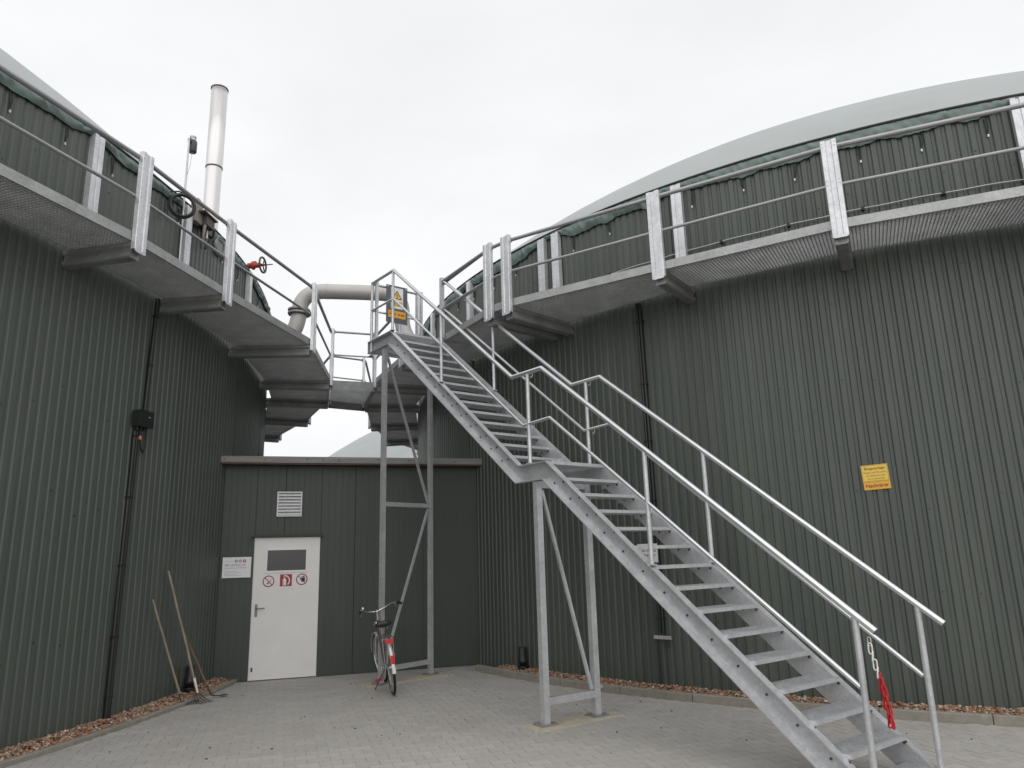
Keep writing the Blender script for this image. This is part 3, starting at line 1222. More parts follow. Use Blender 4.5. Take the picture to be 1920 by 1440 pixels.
# door
m = MB()
SF.rect(m, 0.008, DW - .008, .012, DH - .008, -.045, .020)
door = m.build('door', DOORW, shed)
m = MB()
for r4 in ((-.0, .006, 0.0, DH), (DW - .006, DW, 0, DH), (0.007, DW - .007, DH - .007, DH)):
    SF.rect(m, *r4, -.05, .012)
m.build('door_frame', FRAMEW, door)
wx0, wx1, wz0, wz1 = .175, .815, 1.585, 1.955
m = MB()
for r4 in ((wx0, wx1, wz1 - .028, wz1), (wx0, wx1, wz0, wz0 + .028), (wx0, wx0 + .028, wz0 + .029, wz1 - .029), (wx1 - .028, wx1, wz0 + .029, wz1 - .029)):
    SF.rect(m, *r4, .021, .034)
m.build('window_frame', FRAMEW, door)
m = MB()
SF.rect(m, wx0 + .029, wx1 - .029, wz0 + .029, wz1 - .029, .021, .026)
m.build('window_pane', GLASS, door)
m = MB()
SF.rect(m, .052, .092, .93, 1.115, .021, .028)
c = SF.p(.072, 1.055, .028)
m.tube([c, c + SF.n * .045, c + SF.n * .052 + SF.x * .012, c + SF.n * .052 + SF.x * .125], .0095, 10)
m.build('door_handle', RUSTY, door)
m = MB()
SF.rect(m, .035, .062, .135, .195, .021, .026)
m.build('door_plate', DARKGREY, door)
m = MB()
SF.rect(m, -.045, DW + .04, DH + .006, DH + .044, .002, .075)
m.build('door_canopy_strip', PLASTIC, shed)
# stickers
m = MB()
SF.disc(m, .235, 1.455, .088, .0215)
m.cur = 1
SF.disc(m, .235, 1.455, .088, .0225, r0=.072)
SF.line(m, .235 - .055, 1.455 + .055, .235 + .055, 1.455 - .055, .013, .0240)
m.cur = 2
SF.line(m, .215, 1.412, .235, 1.432, .020, .0230)
m.cur = 3
SF.line(m, .225, 1.425, .285, 1.485, .012, .0226)
SF.line(m, .235, 1.445, .215, 1.475, .006, .0226)
m.build('no_smoking_sticker', [SIGNW, REDS, INK, INKG], door, label='round red-ringed no smoking sticker on the white door')
m = MB()
m.cur = 1
SF.rect(m, .405, .585, 1.372, 1.552, .0205, .0215)
m.cur = 0
body = [(.448, 1.385), (.500, 1.385), (.500, 1.470), (.488, 1.490), (.460, 1.490), (.448, 1.470)]
SF.flat(m, body, .0225)
SF.rect(m, .466, .482, 1.491, 1.508, .0216, .0226)
arc = [(.474 + .075 * sin(t), 1.455 + .078 * cos(t)) for t in [i * .22 for i in range(0, 12)]]
for (a0, b0), (a1, b1) in zip(arc[:-1], arc[1:]):
    SF.line(m, a0, b0, a1, b1, .018, .0227)
SF.line(m, .456, 1.522, .476, 1.532, .012, .0229)
m.cur = 1
for zz in (1.40, 1.42, 1.44):
    SF.line(m, .452, zz, .468, zz, .008, .0231)
m.build('extinguisher_sticker', [SIGNW, REDS], door, label='square red fire extinguisher sticker on the white door')
m = MB()
SF.disc(m, .735, 1.468, .088, .0215)
m.cur = 1
SF.disc(m, .735, 1.468, .088, .0225, r0=.072)
SF.line(m, .735 - .055, 1.468 + .055, .735 + .055, 1.468 - .055, .012, .0224)
m.cur = 2
SF.flat(m, [(.735, 1.43), (.770, 1.43), (.785, 1.455), (.780, 1.485), (.732, 1.485), (.728, 1.455)], .0240)
for i, x in enumerate((.734, .748, .762, .775)):
    SF.rect(m, x - .005, x + .005, 1.484, 1.515 + .010 * (1 - abs(i - 1.4)), .0238, .0242)
SF.line(m, .732, 1.452, .712, 1.478, .011, .0241)
m.build('no_entry_sticker', [SIGNW, REDS, INK], door, label='round red-ringed sticker with black stop hand on the white door')
# ventilation louvre
vent = MB()
vx0, vx1, vz0, vz1 = .31, .695, 2.45, 2.845
for r4 in ((vx0, vx1, vz1 - .02, vz1), (vx0, vx1, vz0, vz0 + .02), (vx0, vx0 + .02, vz0 + .021, vz1 - .021), (vx1 - .02, vx1, vz0 + .021, vz1 - .021)):
    SF.rect(vent, *r4, .002, .03)
vo = vent.build('vent_grille', ALU, shed)
m = MB()
SF.rect(m, vx0 + .02, vx1 - .02, vz0 + .02, vz1 - .02, .001, .003)
m.build('vent_backing', PLASTIC, vo)
for i in range(7):
    z_ = vz0 + .034 + i * .0495
    m = MB()
    a, b = vx0 + .021, vx1 - .021
    P = [SF.p(a, z_ + .036, .006), SF.p(b, z_ + .036, .006), SF.p(b, z_ - .008, .030), SF.p(a, z_ - .008, .030)]
    Q = [p - SF.n * .003 + UP * .002 for p in P]
    m.faces(P + Q, [(3, 2, 1, 0), (4, 5, 6, 7), (0, 1, 5, 4), (1, 2, 6, 5), (2, 3, 7, 6), (3, 0, 4, 7)])
    m.build('louvre_slat', ALU, vo)

# company board left of the door
cb = empty('company_sign', SF.p(-.24, 1.52, .02), 'white rectangular company board with three coloured emblems left of the door', 'sign')
m = MB()
SF.rect(m, -.452, -.035, 1.525, 1.835, .015, .021)
m.build('board', SIGNW, cb)
m = MB()
for a in (-.438, -.049):
    for b in (1.539, 1.821):
        c = SF.p(a, b, .001)
        m.tube([c, c + SF.n * .024], .006, 8)
m.build('standoff_bolts', INOX, cb)
m = MB()
m.cur = 0
SF.text(m, 'MT-ENERGIE', -.415, 1.698, .050, .0216, 'LEFT', .0004, 1.08)
for i, (a, b) in enumerate(((-.415, -.30), (-.292, -.24), (-.23, -.10))):
    SF.line(m, a, 1.672, b, 1.672, .008, .0216)
for z_, w_ in ((1.62, .18), (1.60, .21), (1.58, .17), (1.56, .23)):
    x = -.415
    while x < -.415 + w_:
        w2 = random.uniform(.018, .045)
        SF.line(m, x, z_, x + w2, z_, .006, .0216)
        x += w2 + .008
SF.line(m, -.41, 1.775, -.285, 1.775, .004, .0216)
m.build('lettering', INKG, cb, kind='stuff')
m = MB()
for i, x in enumerate((-.255, -.195, -.135)):
    m.cur = i
    SF.disc(m, x, 1.775, .024, .0217, r0=.008)
    m.cur = 3
    SF.line(m, x - .010, 1.770, x + .010, 1.782, .008, .0219)
m.build('emblems', [EMBG, EMBO, EMBR, SIGNW], cb)

# small lamp / sensor near the right top corner of the shed
lp = empty('wall_sensor', SF.p(3.71, 3.10, 0), 'small light grey sensor high on the shed wall near the right tank', 'sensor')
m = MB()
SF.rect(m, 3.695, 3.735, 3.10, 3.17, .003, .05)
m.build('housing', SIGNW, lp)
m = MB()
SF.rect(m, 3.700, 3.720, 3.055, 3.099, .01, .04)
m.build('sensor_lens', PLASTIC, lp)


# ------------------------------------------------------------------ signs on the right tank
def tank_face(c, r, ang, z, tilt=0.0):
    nrm = (pol(c, 1, ang) - c).normalized()
    x = UP.cross(nrm)
    f = Face(pol(c, r, ang, z), x, UP)
    if tilt:
        f.x, f.y = (f.x * cos(tilt) + f.y * sin(tilt)), (f.y * cos(tilt) - f.x * sin(tilt))
    return f


F = tank_face(RC, RR + .004, -117.2, 2.49, rad(2.2))
ys = empty('warning_sign', F.o, 'yellow warning sign over an orange name strip on the right tank wall', 'sign')
m = MB()
F.rect(m, -.138, .138, -.048, .142, .002, .006)
m.build('yellow_plate', SIGNY, ys)
m = MB()
F.rect(m, -.138, .138, -.138, -.051, .002, .006)
m.build('orange_plate', SIGNO, ys)
m = MB()
for a0, b0, a1, b1 in ((-.130, .135, .130, .135), (-.130, -.041, .130, -.041), (-.130, -.041, -.130, .135), (.130, -.041, .130, .135)):
    F.line(m, a0, b0, a1, b1, .003, .0064)
F.text(m, 'Biogasanlage', 0, .088, .042, .0066, bold=.0006)
F.text(m, 'Feuer und Rauchen', 0, .046, .030, .0066)
F.text(m, 'im Umkreis von', 0, .010, .030, .0066)
F.text(m, '15 m verboten', 0, -.026, .030, .0066)
m.cur = 1
F.text(m, 'Nachgärer', 0, -.112, .056, .0066, bold=.0012)
m.build('lettering', [INKR, INKR], ys, kind='stuff')

F = tank_face(RC, RR + .058, -130.72, 1.72)
ns = empty('notice_sign', F.o, 'white notice board with black lettering behind the stair treads', 'sign')
m = MB()
F.rect(m, -.15, .15, -.12, .12, .002, .006)
m.build('board', SIGNW, ns)
m = MB()
F.text(m, 'Unbefugten', 0, .068, .050, .0066, bold=.0006)
F.text(m, 'der Zutritt', .02, .015, .050, .0066, bold=.0006)
F.text(m, 'strengstens', 0, -.038, .050, .0066, bold=.0006)
F.text(m, 'untersagt', 0, -.090, .050, .0066, bold=.0006)
m.build('lettering', INK, ns, kind='stuff')

# warning board on the platform cross rail (faces down the stairs)
F = Face(st(4.055, .44, 5.95), SV, UP)
if F.n.dot(SU) > 0:
    F.n = -F.n
wb = empty('rail_notice_board', F.o, 'dark grey board with yellow triangle and orange strip hung on the platform rail', 'sign')
m = MB()
F.rect(m, -.20, .20, -.37, .29, .0, .008)
m.build('board', SIGNG, wb)
m = MB()
F.rect(m, -.115, .115, -.115, .255, .0085, .0110)
m.build('white_panel', SIGNW, wb)
m = MB()
F.flat(m, [(-.085, .06), (.085, .06), (0, .20)], .0118)
F.rect(m, -.095, .095, -.075, .020, .0112, .0118)
m.cur = 1
for p, q in (((-.085, .06), (.085, .06)), ((.085, .06), (0, .20)), ((0, .20), (-.085, .06))):
    F.line(m, *p, *q, .014, .0122)
F.rect(m, -.008, .008, .098, .150, .0119, .0123)
F.rect(m, -.008, .008, .076, .090, .0119, .0123)
for b in (-.005, -.03, -.055):
    x = -.085
    while x < .07:
        w2 = random.uniform(.012, .03)
        F.line(m, x, b, x + w2, b, .010, .0122)
        x += w2 + .008
m.build('warning_symbol', [SIGNY, INK], wb)
m = MB()
F.rect(m, -.165, .165, -.28, -.155, .0085, .0110)
m.cur = 1
for a0, a1 in ((-.14, -.085), (-.07, -.02), (.02, .06), (.075, .14)):
    F.line(m, a0, -.217, a1, -.217, .022, .0116)
m.build('orange_panel', [SIGNO, INKR], wb)
m = MB()
for a in (-.17, .17):
    c = F.p(a, .262, .008)
    m.tube([c, c + F.n * .008], .012, 8)
m.build('fixing_bolts', GALVB, wb)

# ------------------------------------------------------------------ conduits and boxes on the tanks
def conduit(c, r, pts, label, twin=0.0, rad_=.018, ch=True):
    mid = pts[len(pts) // 2]
    e = empty('cable_conduit', pol(c, r, mid[0], mid[1]), label, 'conduit')
    m = MB()
    for dd in ((-twin, twin) if twin else (0,)):
        m.tube([pol(c, r + .028, a + math.degrees(dd / r), z) for a, z in pts], rad_, 10)
    m.build('tube', PLASTIC, e)
    return e


def clips(e, c, r, lst, w):
    for a, z in lst:
        nrm = (pol(c, 1, a) - c).normalized()
        m = MB()
        m.box(pol(c, r + .026, a, z), UP.cross(nrm) * w, nrm * .024, UP * .012)
        m.build('clip', PLASTIC, e)


e = conduit(LC, LR, [(-7.62, 3.36), (-7.62, 2.9), (-7.75, 1.5), (-7.82, .04)], 'black cable conduit from the junction box down the left tank', twin=.021, rad_=.025)
clips(e, LC, LR, [(-7.62, 3.30), (-7.66, 2.55), (-7.72, 1.75), (-7.78, .95), (-7.8, .3)], .045)
e = conduit(LC, LR, [(-6.78, 5.17), (-6.98, 4.3), (-7.10, 3.40)], 'black cable conduit above the junction box on the left tank', rad_=.027)
clips(e, LC, LR, [(-6.83, 4.92), (-6.98, 4.25), (-7.08, 3.52)], .038)
F = tank_face(LC, LR + .004, -7.42, 3.52)
jb = empty('junction_box', F.o, 'black square junction box on the left tank wall', 'junction box')
m = MB()
F.rect(m, -.13, .125, -.10, .10, .012, .115)
m.build('box', PLASTIC, jb)
m = MB()
F.rect(m, -.134, .129, -.104, .104, .116, .132)
m.build('lid', PLASTIC, jb)
m = MB()
F.rect(m, .02, .055, .02, .032, .1325, .135)
m.build('rating_label', INKG, jb)
for a in (-.08, -.01, .06):
    m = MB()
    p = F.p(a, -.10, .06)
    m.tube([p, p - UP * .04], .016, 8)
    m.build('cable_gland', PLASTIC, jb)
F2 = F
m = MB()
m.tube([F.p(-.01, -.14, .06), F.p(-.012, -.25, .06), F.p(.02, -.36, .06), F.p(.07, -.40, .055), F.p(.115, -.36, .05), F.p(.13, -.25, .045), F.p(.125, -.10, .04)], .010, 8)
lo = m.build('cable_loop', PLASTIC, None, 'short black cable loop with orange tip hanging under the junction box', 'cable')
m = MB()
m.lathe([(.001, .0), (.022, .005), (.016, .05), (.001, .055)], F.p(-.012, -.26, .06), 10)
m.build('cable_tip', ORANGEP, lo)

e = conduit(RC, RR, [(-130.25, 5.17), (-130.2, 3.0), (-130.2, .72)], 'black twin cable conduit running down the right tank behind the stairs', twin=.022, rad_=.020)
clips(e, RC, RR, [(-130.22, z) for z in (4.9, 4.0, 3.2, 2.4, 1.5, .9)], .055)
F = tank_face(RC, RR + .004, -130.18, .665)
ts = empty('terminal_strip', F.o, 'pale terminal strip at the foot of the conduit on the right tank', 'terminal strip')
m = MB()
F.rect(m, -.125, .125, -.022, .022, .002, .03)
m.build('rail_bar', BEIGE, ts)
for i in range(7):
    m = MB()
    F.rect(m, -.115 + i * .035, -.09 + i * .035, -.016, .026, .031, .04 + .008 * (i % 2))
    m.build('terminal', ALU, ts)
m = MB()
m.tube([F.p(-.07, -.02, .03), F.p(-.066, -.2, .028), F.p(-.06, -.62, .028)], .008, 6)
m.build('earth_cable', PLASTIC, ts)
m = MB()
m.tube([F.p(.08, -.02, .03), F.p(.085, -.06, .03), F.p(.10, -.11, .04)], .012, 6)
m.build('cable_end', PLASTIC, ts)

# lightning conductor wire along the walkway of the right tank
e = empty('conductor_wire', pol(RC, RR, -118, 5.73), 'thin grey lightning conductor wire clipped along the right tank wall', 'wire')
m = MB()
m.tube([pol(RC, RR + .035, -133 + i * .5, 5.735 - .004 * sin(i * .9)) for i in range(0, 105)], .007, 6)
m.build('wire', ALU, e)
for i in range(13):
    a = -132.3 + i * 4.1
    nrm = (pol(RC, 1, a) - RC).normalized()
    m = MB()
    m.box(pol(RC, RR + .028, a, 5.732), UP.cross(nrm) * .018, nrm * .022, UP * .020)
    m.build('wire_clip', RUBBER, e)


# drain pipe stubs at the foot of both tanks
def drain(c, r, a, off, label):
    p = pol(c, r + off, a, 0)
    e = empty('drain_pipe', p, label, 'pipe')
    m = MB()
    m.lathe([(.055, 0), (.055, .17), (.072, .17), (.075, .20), (.075, .225), (.058, .235), (.058, .40), (.05, .40), (.05, .30)], p, 24)
    m.build('pipe', PLASTIC, e)
    m = MB()
    nrm = (pol(c, 1, a) - c).normalized()
    m.tube([p + UP * .09, p + UP * .09 - nrm * off], .05, 16)
    m.build('side_branch', PLASTIC, e)
    m = MB()
    m.lathe([(.080, .10), (.082, .115), (.080, .13)], p, 24)
    m.build('collar', PLASTIC, e)


drain(LC, LR, -1.25, .10, 'black drain pipe stub behind the garden tools at the left tank')
drain(RC, RR, -142.1, .10, 'black drain pipe stub in the gravel at the right tank')

# ------------------------------------------------------------------ gas pipe over the footbridge
gp = empty('gas_pipe', (-3.4, 15, 7.2), 'thick beige gas pipe arching between the tanks above the footbridge', 'pipe')


def arc3(a, b, c_, n=10):
    """quadratic bend"""
    a, b, c_ = V(a), V(b), V(c_)
    return [a * (1 - t) ** 2 + b * 2 * t * (1 - t) + c_ * t * t for t in [i / n for i in range(n + 1)]]


Rp = .165
m = MB()
path = [V((-5.25, 15.0, 6.10))] + arc3((-5.0, 15, 6.22), (-4.62, 15, 6.42), (-4.56, 15, 6.93))
m.tube(path, Rp, 28)
m.build('lower_elbow', PIPE, gp)
m = MB()
path = arc3((-4.555, 15, 7.05), (-4.50, 15, 7.50), (-3.95, 15, 7.45), 12) + [V((-3.2, 15, 7.405)), V((-2.75, 15, 7.37))] + arc3((-2.70, 15, 7.365), (-2.36, 15, 7.34), (-2.33, 15, 6.95), 12)[1:]
path += arc3((-2.33, 15, 6.75), (-2.30, 15, 6.2), (-1.75, 15, 6.0), 10)
m.tube(path, Rp, 28)
m.build('pipe_run', PIPE, gp)
for z_ in (6.955, 7.03):
    m = MB()
    ax = V((.05, 0, 1)).normalized()
    m.lathe([(Rp, -.022), (.235, -.022), (.24, -.015), (.24, .015), (.235, .022), (Rp, .022)], (-4.557, 15, z_), 32, ax)
    fl = m.build('flange', GALVD, gp)
    m = MB()
    for k in range(10):
        a = 2 * pi * k / 10
        q = V((-4.557 + .205 * cos(a), 15 + .205 * sin(a), z_))
        m.tube([q - ax * .04, q + ax * .04], .014, 6)
    m.build('flange_bolts', RUST, fl)
for q, ax in (((-3.95, 15, 7.45), V((1, 0, -.06))), ((-2.72, 15, 7.367), V((1, 0, -.06)))):
    m = MB()
    m.lathe([(Rp, -.012), (Rp + .007, -.006), (Rp + .007, .006), (Rp, .012)], q, 28, ax)
    m.build('weld_seam', PIPE, gp)

# ------------------------------------------------------------------ exhaust stack behind the left tank
FS = V((-9.50, 21.49, 0))
es = empty('exhaust_stack', FS, 'tall shiny stainless exhaust stack rising behind the left tank', 'chimney')
m = MB()
m.lathe([(.245, 0), (.245, 14.32)], FS, 40)
m.lathe([(.262, 14.30), (.262, 17.15), (.23, 17.15), (.23, 16.5)], FS, 40)
m.lathe([(.245, 14.30), (.262, 14.30)], FS, 40)
m.build('flue', INOX, es)
m = MB()
m.lathe([(.262, 17.16), (.280, 17.17), (.280, 17.22), (.265, 17.23), (.235, 17.22)], FS, 40)
m.build('top_ring', RUST, es)
m = MB()
m.lathe([(.266, 14.28), (.270, 14.30), (.266, 14.32)], FS, 40)
m.build('joint_ring', RUST, es)

# ------------------------------------------------------------------ fittings on the left tank rim
A0 = -5.72
nL = (pol(LC, 1, A0) - LC).normalized()
tL = UP.cross(nL)
base = pol(LC, LR + .11, A0, 0)
bc = empty('beacon_pole', base + UP * 6.3, 'grey cylindrical beacon on a thin pole above the left tank rim', 'beacon')
m = MB()
m.tube([base + UP * 5.7, base + UP * 7.70], .014, 8)
m.build('pole', GALV, bc)
m = MB()
b2 = base + tL * .10
m.lathe([(.001, 7.53), (.054, 7.535), (.060, 7.545), (.060, 7.695), (.054, 7.71), (.001, 7.715)], b2, 20)
m.build('beacon_body', DARKGREY, bc)
m = MB()
m.lathe([(.045, 7.72), (.045, 7.735), (.040, 7.74), (.040, 7.755), (.046, 7.76), (.046, 7.785), (.001, 7.79)], b2, 20)
m.build('beacon_cap', ALU, bc)
m = MB()
m.box((base + b2) / 2 + UP * 7.68, tL * .05, nL * .02, UP * .028)
m.build('holder', RUST, bc)
m = MB()
m.tube([b2 + UP * 7.53, b2 + UP * 7.33 - tL * .02, base + UP * 7.12 + tL * .02, base + UP * 6.9 + tL * .018], .004, 5)
m.build('lead', ALU, bc)

cp = pol(LC, LR + .14, -6.1, 6.56)
m = MB()
nL_, tL_ = nL, tL
nL = V((.50, -.86, 0)).normalized()
tL = UP.cross(nL)
cp = cp + nL * .06
for k in range(5):
    R_ = .158 + .010 * (k % 3) - .004 * k
    c = cp + nL * (k * .012 - .02)
    m.tube([c + tL * R_ * cos(2 * pi * i / 30) + UP * R_ * 1.05 * sin(2 * pi * i / 30) for i in range(30)], .014, 8, closed=True)
m.tube([cp + tL * .1 + UP * .16, cp - tL * .05 + UP * .21, cp - tL * .20 + UP * .17, cp - tL * .23 - UP * .02, cp - tL * .2 - UP * .12], .011, 8)
m.build('cable_coil', PLASTIC, None, 'coiled black cable hanging on the left tank rim post', 'cable')
nL, tL = nL_, tL_

F = tank_face(LC, LR + .02, -3.85, 6.70)
dv = empty('gas_analyser', F.o, 'beige measuring device with hanging hoses at the left tank rim', 'device')
m = MB()
F.rect(m, -.16, .02, -.12, .20, .01, .10)
m.build('box', BEIGE, dv)
m = MB()
F.rect(m, -.10, .0, .201, .26, .02, .08)
m.build('terminal_head', BEIGE, dv)
m = MB()
F.rect(m, .02, .26, -.10, .04, .04, .17)
m.build('valve_block', RUST, dv)
m = MB()
F.rect(m, -.1, .30, .045, .065, .03, .2)
m.build('cover_plate', RUST, dv)
m = MB()
m.tube([F.p(.10, -.05, .12), F.p(.03, -.13, .14), F.p(.03, -.26, .13), F.p(.08, -.36, .10), F.p(.14, -.44, .07)], .022, 8)
m.build('hose', BEIGE, dv)
m = MB()
m.tube([F.p(.28, .02, .10), F.p(.36, -.06, .12), F.p(.35, -.18, .12), F.p(.26, -.28, .10), F.p(.22, -.40, .07)], .020, 8)
m.build('black_hose', PLASTIC, dv)
m = MB()
m.tube([F.p(.22, -.10, .08), F.p(.22, -.24, .08)], .018, 8)
m.build('nipple', GALVB, dv)

F = tank_face(LC, LR + .01, -.68, 6.60)
pt = empty('inspection_port', F.o, 'round dark inspection port with grey ring under the left tank rim', 'port')
m = MB()
m.lathe([(.135, 0), (.145, .05), (.165, .05), (.165, 0)], F.o, 28, F.n)
m.build('ring', GALVD, pt)
m = MB()
F.disc(m, 0, 0, .14, .035)
m.build('glass', GLASS, pt)

# valve with handwheel
A1 = 4.85
nV = (pol(LC, 1, A1) - LC).normalized()
pv = pol(LC, LR + .02, A1, 6.85)
axv = (nV * .85 - UP.cross(nV) * .15).normalized()
vv = empty('gate_valve', pv, 'red gate valve with black spoked handwheel on the left tank rim', 'valve')
m = MB()
m.lathe([(.05, 0), (.05, .08), (.075, .08), (.075, .11), (.045, .12), (.045, .20), (.025, .22), (.02, .30)], pv, 16, axv)
m.box(pv + axv * .13 + UP * .045, axv * .02, UP * .03, UP.cross(axv) * .02)
m.build('valve_body', VALVE, vv)
m = MB()
wc = pv + axv * .27
m.ring(wc, axv, .135, .018, 28, 8)
X = axv.orthogonal().normalized()
Y = axv.cross(X)
for k in range(3):
    a = 2 * pi * k / 3 + .4
    m.tube([wc, wc + (X * cos(a) + Y * sin(a)) * .13], .011, 6)
m.build('handwheel', RUST, vv)
m = MB()
m.tube([wc, wc + axv * .18], .010, 8)
m.build('spindle', RUST, vv)

# ------------------------------------------------------------------ safety chain on the stair rail end
ch = empty('safety_chain', st(-3.58, 0, 1.11), 'red and white plastic safety chain hanging from the lower stair handrail', 'chain')


def linkring(c, d, side, L, w, r, mat_, name):
    """stadium link centred c, long axis d, width axis side"""
    c, d, side = V(c), V(d).normalized(), V(side).normalized()
    pts = []
    hl = L / 2 - w / 2
    for i in range(7):
        a = pi * i / 6
        pts.append(c + d * (hl + w / 2 * sin(a)) + side * (w / 2 * cos(a)))
    for i in range(7):
        a = pi + pi * i / 6
        pts.append(c + d * (-hl + w / 2 * sin(a)) + side * (w / 2 * cos(a)))
    m = MB()
    m.tube(pts, r, 6, closed=True)
    return m.build(name, mat_, ch)


linkring(st(-3.575, 0, 1.082), UP, SU, .06, .022, .003, INOX, 'hook')
zc = 1.035
side = [SU, (SU + SV).normalized(), SV, (SV - SU).normalized()]
pos = st(-3.575, 0, 0)
for i in range(4):
    linkring(pos + UP * zc + SU * (-.010 * i), UP - SU * .12 * (i % 2), side[i % 2 * 2] + SU * .3, .072, .026, .0052, WHITE, 'white_link')
    zc -= .052
zr = zc
for k in range(11):
    t = k / 10
    for s_ in (-1, 1):
        p = pos + UP * (zr + .02 - .28 * t) + SU * (-.045 - .035 * t + s_ * .012) + SV * s_ * .010
        if k % 2 == (0 if s_ > 0 else 1) or k > 8:
            linkring(p, UP - SU * .15 * s_, side[(k + (s_ > 0)) % 4], .070, .026, .0062, RED, 'red_link')

# ------------------------------------------------------------------ garden tools
def tool_handle(root, a, b, r, mat_):
    m = MB()
    a, b = V(a), V(b)
    n = 6
    m.tube([a.lerp(b, i / n) + V((random.uniform(-.003, .003), random.uniform(-.003, .003), 0)) for i in range(n + 1)], [r * (1 - .12 * i / n) for i in range(n + 1)], 10)
    m.build('handle', mat_, root)


a, b = V((-4.31, 9.93, .06)), V((-4.545, 9.43, 1.33))
t = empty('garden_rake', a, 'wooden handled rake leaning on the left tank, nearest the conduit', 'rake')
tool_handle(t, a, b, .0155, WOOD)
m = MB()
d = (b - a).normalized()
hd = V((.62, .78, 0)).normalized()
m.tube([a + d * .10, a - d * .005, a - d * .02], [.018, .014, .010], 10)
m.build('ferrule', RUST, t)
m = MB()
c = a - d * .02 + V((.01, 0, -.015))
m.bar(c - hd * .20, c + hd * .20, hd.cross(UP) * .012, UP * .006)
for k in range(13):
    q = c + hd * (-.19 + .38 * k / 12)
    m.tube([q, q + hd.cross(UP) * .035 - UP * .008, q + hd.cross(UP) * .055 - UP * .028], [.005, .0045, .003], 5)
m.build('rake_head', RUST, t)

a, b = V((-4.19, 10.13, .10)), V((-4.52, 9.74, 1.67))
t = empty('garden_fork', a, 'pale wooden handled fork leaning on the left tank, taller than the rake', 'fork')
tool_handle(t, a.lerp(b, .09), b, .016, WOOD)
m = MB()
d = (b - a).normalized()
m.tube([a + d * .22, a + d * .02], [.019, .012], 10)
m.build('ferrule', WHITE, t)
m = MB()
for k in range(4):
    s_ = (k - 1.5) * .05
    hd = V((.45, .89, 0)).normalized()
    o_ = hd.cross(UP)
    m.tube([a + d * .03, a + hd * s_ * .8 - UP * .02, a + hd * s_ + o_ * .04 - UP * .06, a + hd * s_ * 1.15 + o_ * .13 - UP * .085, a + hd * s_ * 1.2 + o_ * .20 - UP * .088], [.008, .008, .007, .006, .003], 6)
m.build('tines', RUST, t)

a, b = V((-4.10, 10.33, .06)), V((-4.47, 10.05, 1.02))
t = empty('garden_hoe', a, 'short brown handled hoe leaning between the fork and the shed', 'hoe')
tool_handle(t, a.lerp(b, .08), b, .013, WOODB)
m = MB()
d = (b - a).normalized()
hd = V((.5, .86, 0)).normalized()
m.tube([a + d * .14, a + d * .0, a - UP * .02 + hd * .05, a - UP * .035 + hd * .16], [.014, .011, .010, .008], 8)
m.box(a - UP * .035 + hd * .20, hd * .05, hd.cross(UP) * .035, UP * .004)
m.build('hoe_blade', RUST, t)

# ------------------------------------------------------------------ bicycle
bk = empty('bicycle', (-1.672, 10.274, 0), 'silver city bicycle with black saddle parked at the tall stair frame', 'bicycle')
HD = V((-.295, .955, 0)).normalized()
LF = UP.cross(HD)
lean = rad(8)
LU = (UP * cos(lean) + LF * sin(lean)).normalized()
LL = (LF * cos(lean) - UP * sin(lean)).normalized()
B0 = V((-1.672, 10.274, 0))


def bp(x, y, z):
    return B0 + HD * x + LL * y + LU * z


Rw = .345
XB = 1.06


def wheel(name, c, axis):
    w = MB()
    w.ring(c, axis, Rw - .018, .018, 44, 8)
    wo = w.build(name, RUBBER, bk)
    w = MB()
    w.lathe([(Rw - .036, -.011), (Rw - .030, -.012), (Rw - .045, 0), (Rw - .030, .012), (Rw - .036, .011), (Rw - .036, -.011)], c, 44, axis)
    w.build('rim', CHROME, wo)
    w = MB()
    A = V(axis).normalized()
    X = A.orthogonal().normalized()
    Y = A.cross(X)
    for k in range(28):
        a = 2 * pi * k / 28
        b = a + (.35 if k % 4 < 2 else -.35)
        s_ = 1 if k % 2 else -1
        w.tube([c + A * s_ * .03 + (X * cos(b) + Y * sin(b)) * .025, c + (X * cos(a) + Y * sin(a)) * (Rw - .036)], .0012, 4, caps=False)
    w.build('spokes', CHROME, wo)
    w = MB()
    w.lathe([(.001, -.055), (.010, -.055), (.010, -.035), (.030, -.033), (.030, -.027), (.018, -.024), (.018, .024), (.030, .027), (.030, .033), (.010, .035), (.010, .055), (.001, .055)], c, 16, axis)
    w.build('hub', CHROME, wo)
    return wo


rh = bp(0, 0, Rw)
wheel('rear_wheel', rh, LL)
# steering
steer = rad(9)
head_top, head_bot = bp(XB - .245, 0, .90), bp(XB - .175, 0, .70)
SA = (head_top - head_bot).normalized()
RM = Matrix.Rotation(steer, 4, SA)


def sp(x, y, z):
    return head_bot + RM @ (bp(x, y, z) - head_bot)


fh = sp(XB, 0, Rw)
fa = (RM @ LL)
wheel('front_wheel', fh, fa)


def bpart(name, mats, fn, parent=None, **k):
    m = MB()
    fn(m)
    return m.build(name, mats, parent or bk, **k)


bb = bp(.47, 0, .29)
seat_t = bp(.33, 0, .66)


def fr(m):
    m.tube([head_bot + SA * .02, bp(.62, 0, .38), bb], .019, 10)
    m.tube([head_top - SA * .05, bp(.62, 0, .56), bp(.385, 0, .50)], .016, 10)
    m.tube([bb, seat_t], .017, 10)
    for s_ in (-1, 1):
        m.tube([bb + LL * s_ * .02, bp(.0, s_ * .062, Rw)], .010, 8)
        m.tube([seat_t - LU * .03 + LL * s_ * .015, bp(.0, s_ * .064, Rw + .005)], .008, 8)
    m.tube([head_bot - SA * .01, head_top], .021, 12)


bpart('frame', BPINK, fr)


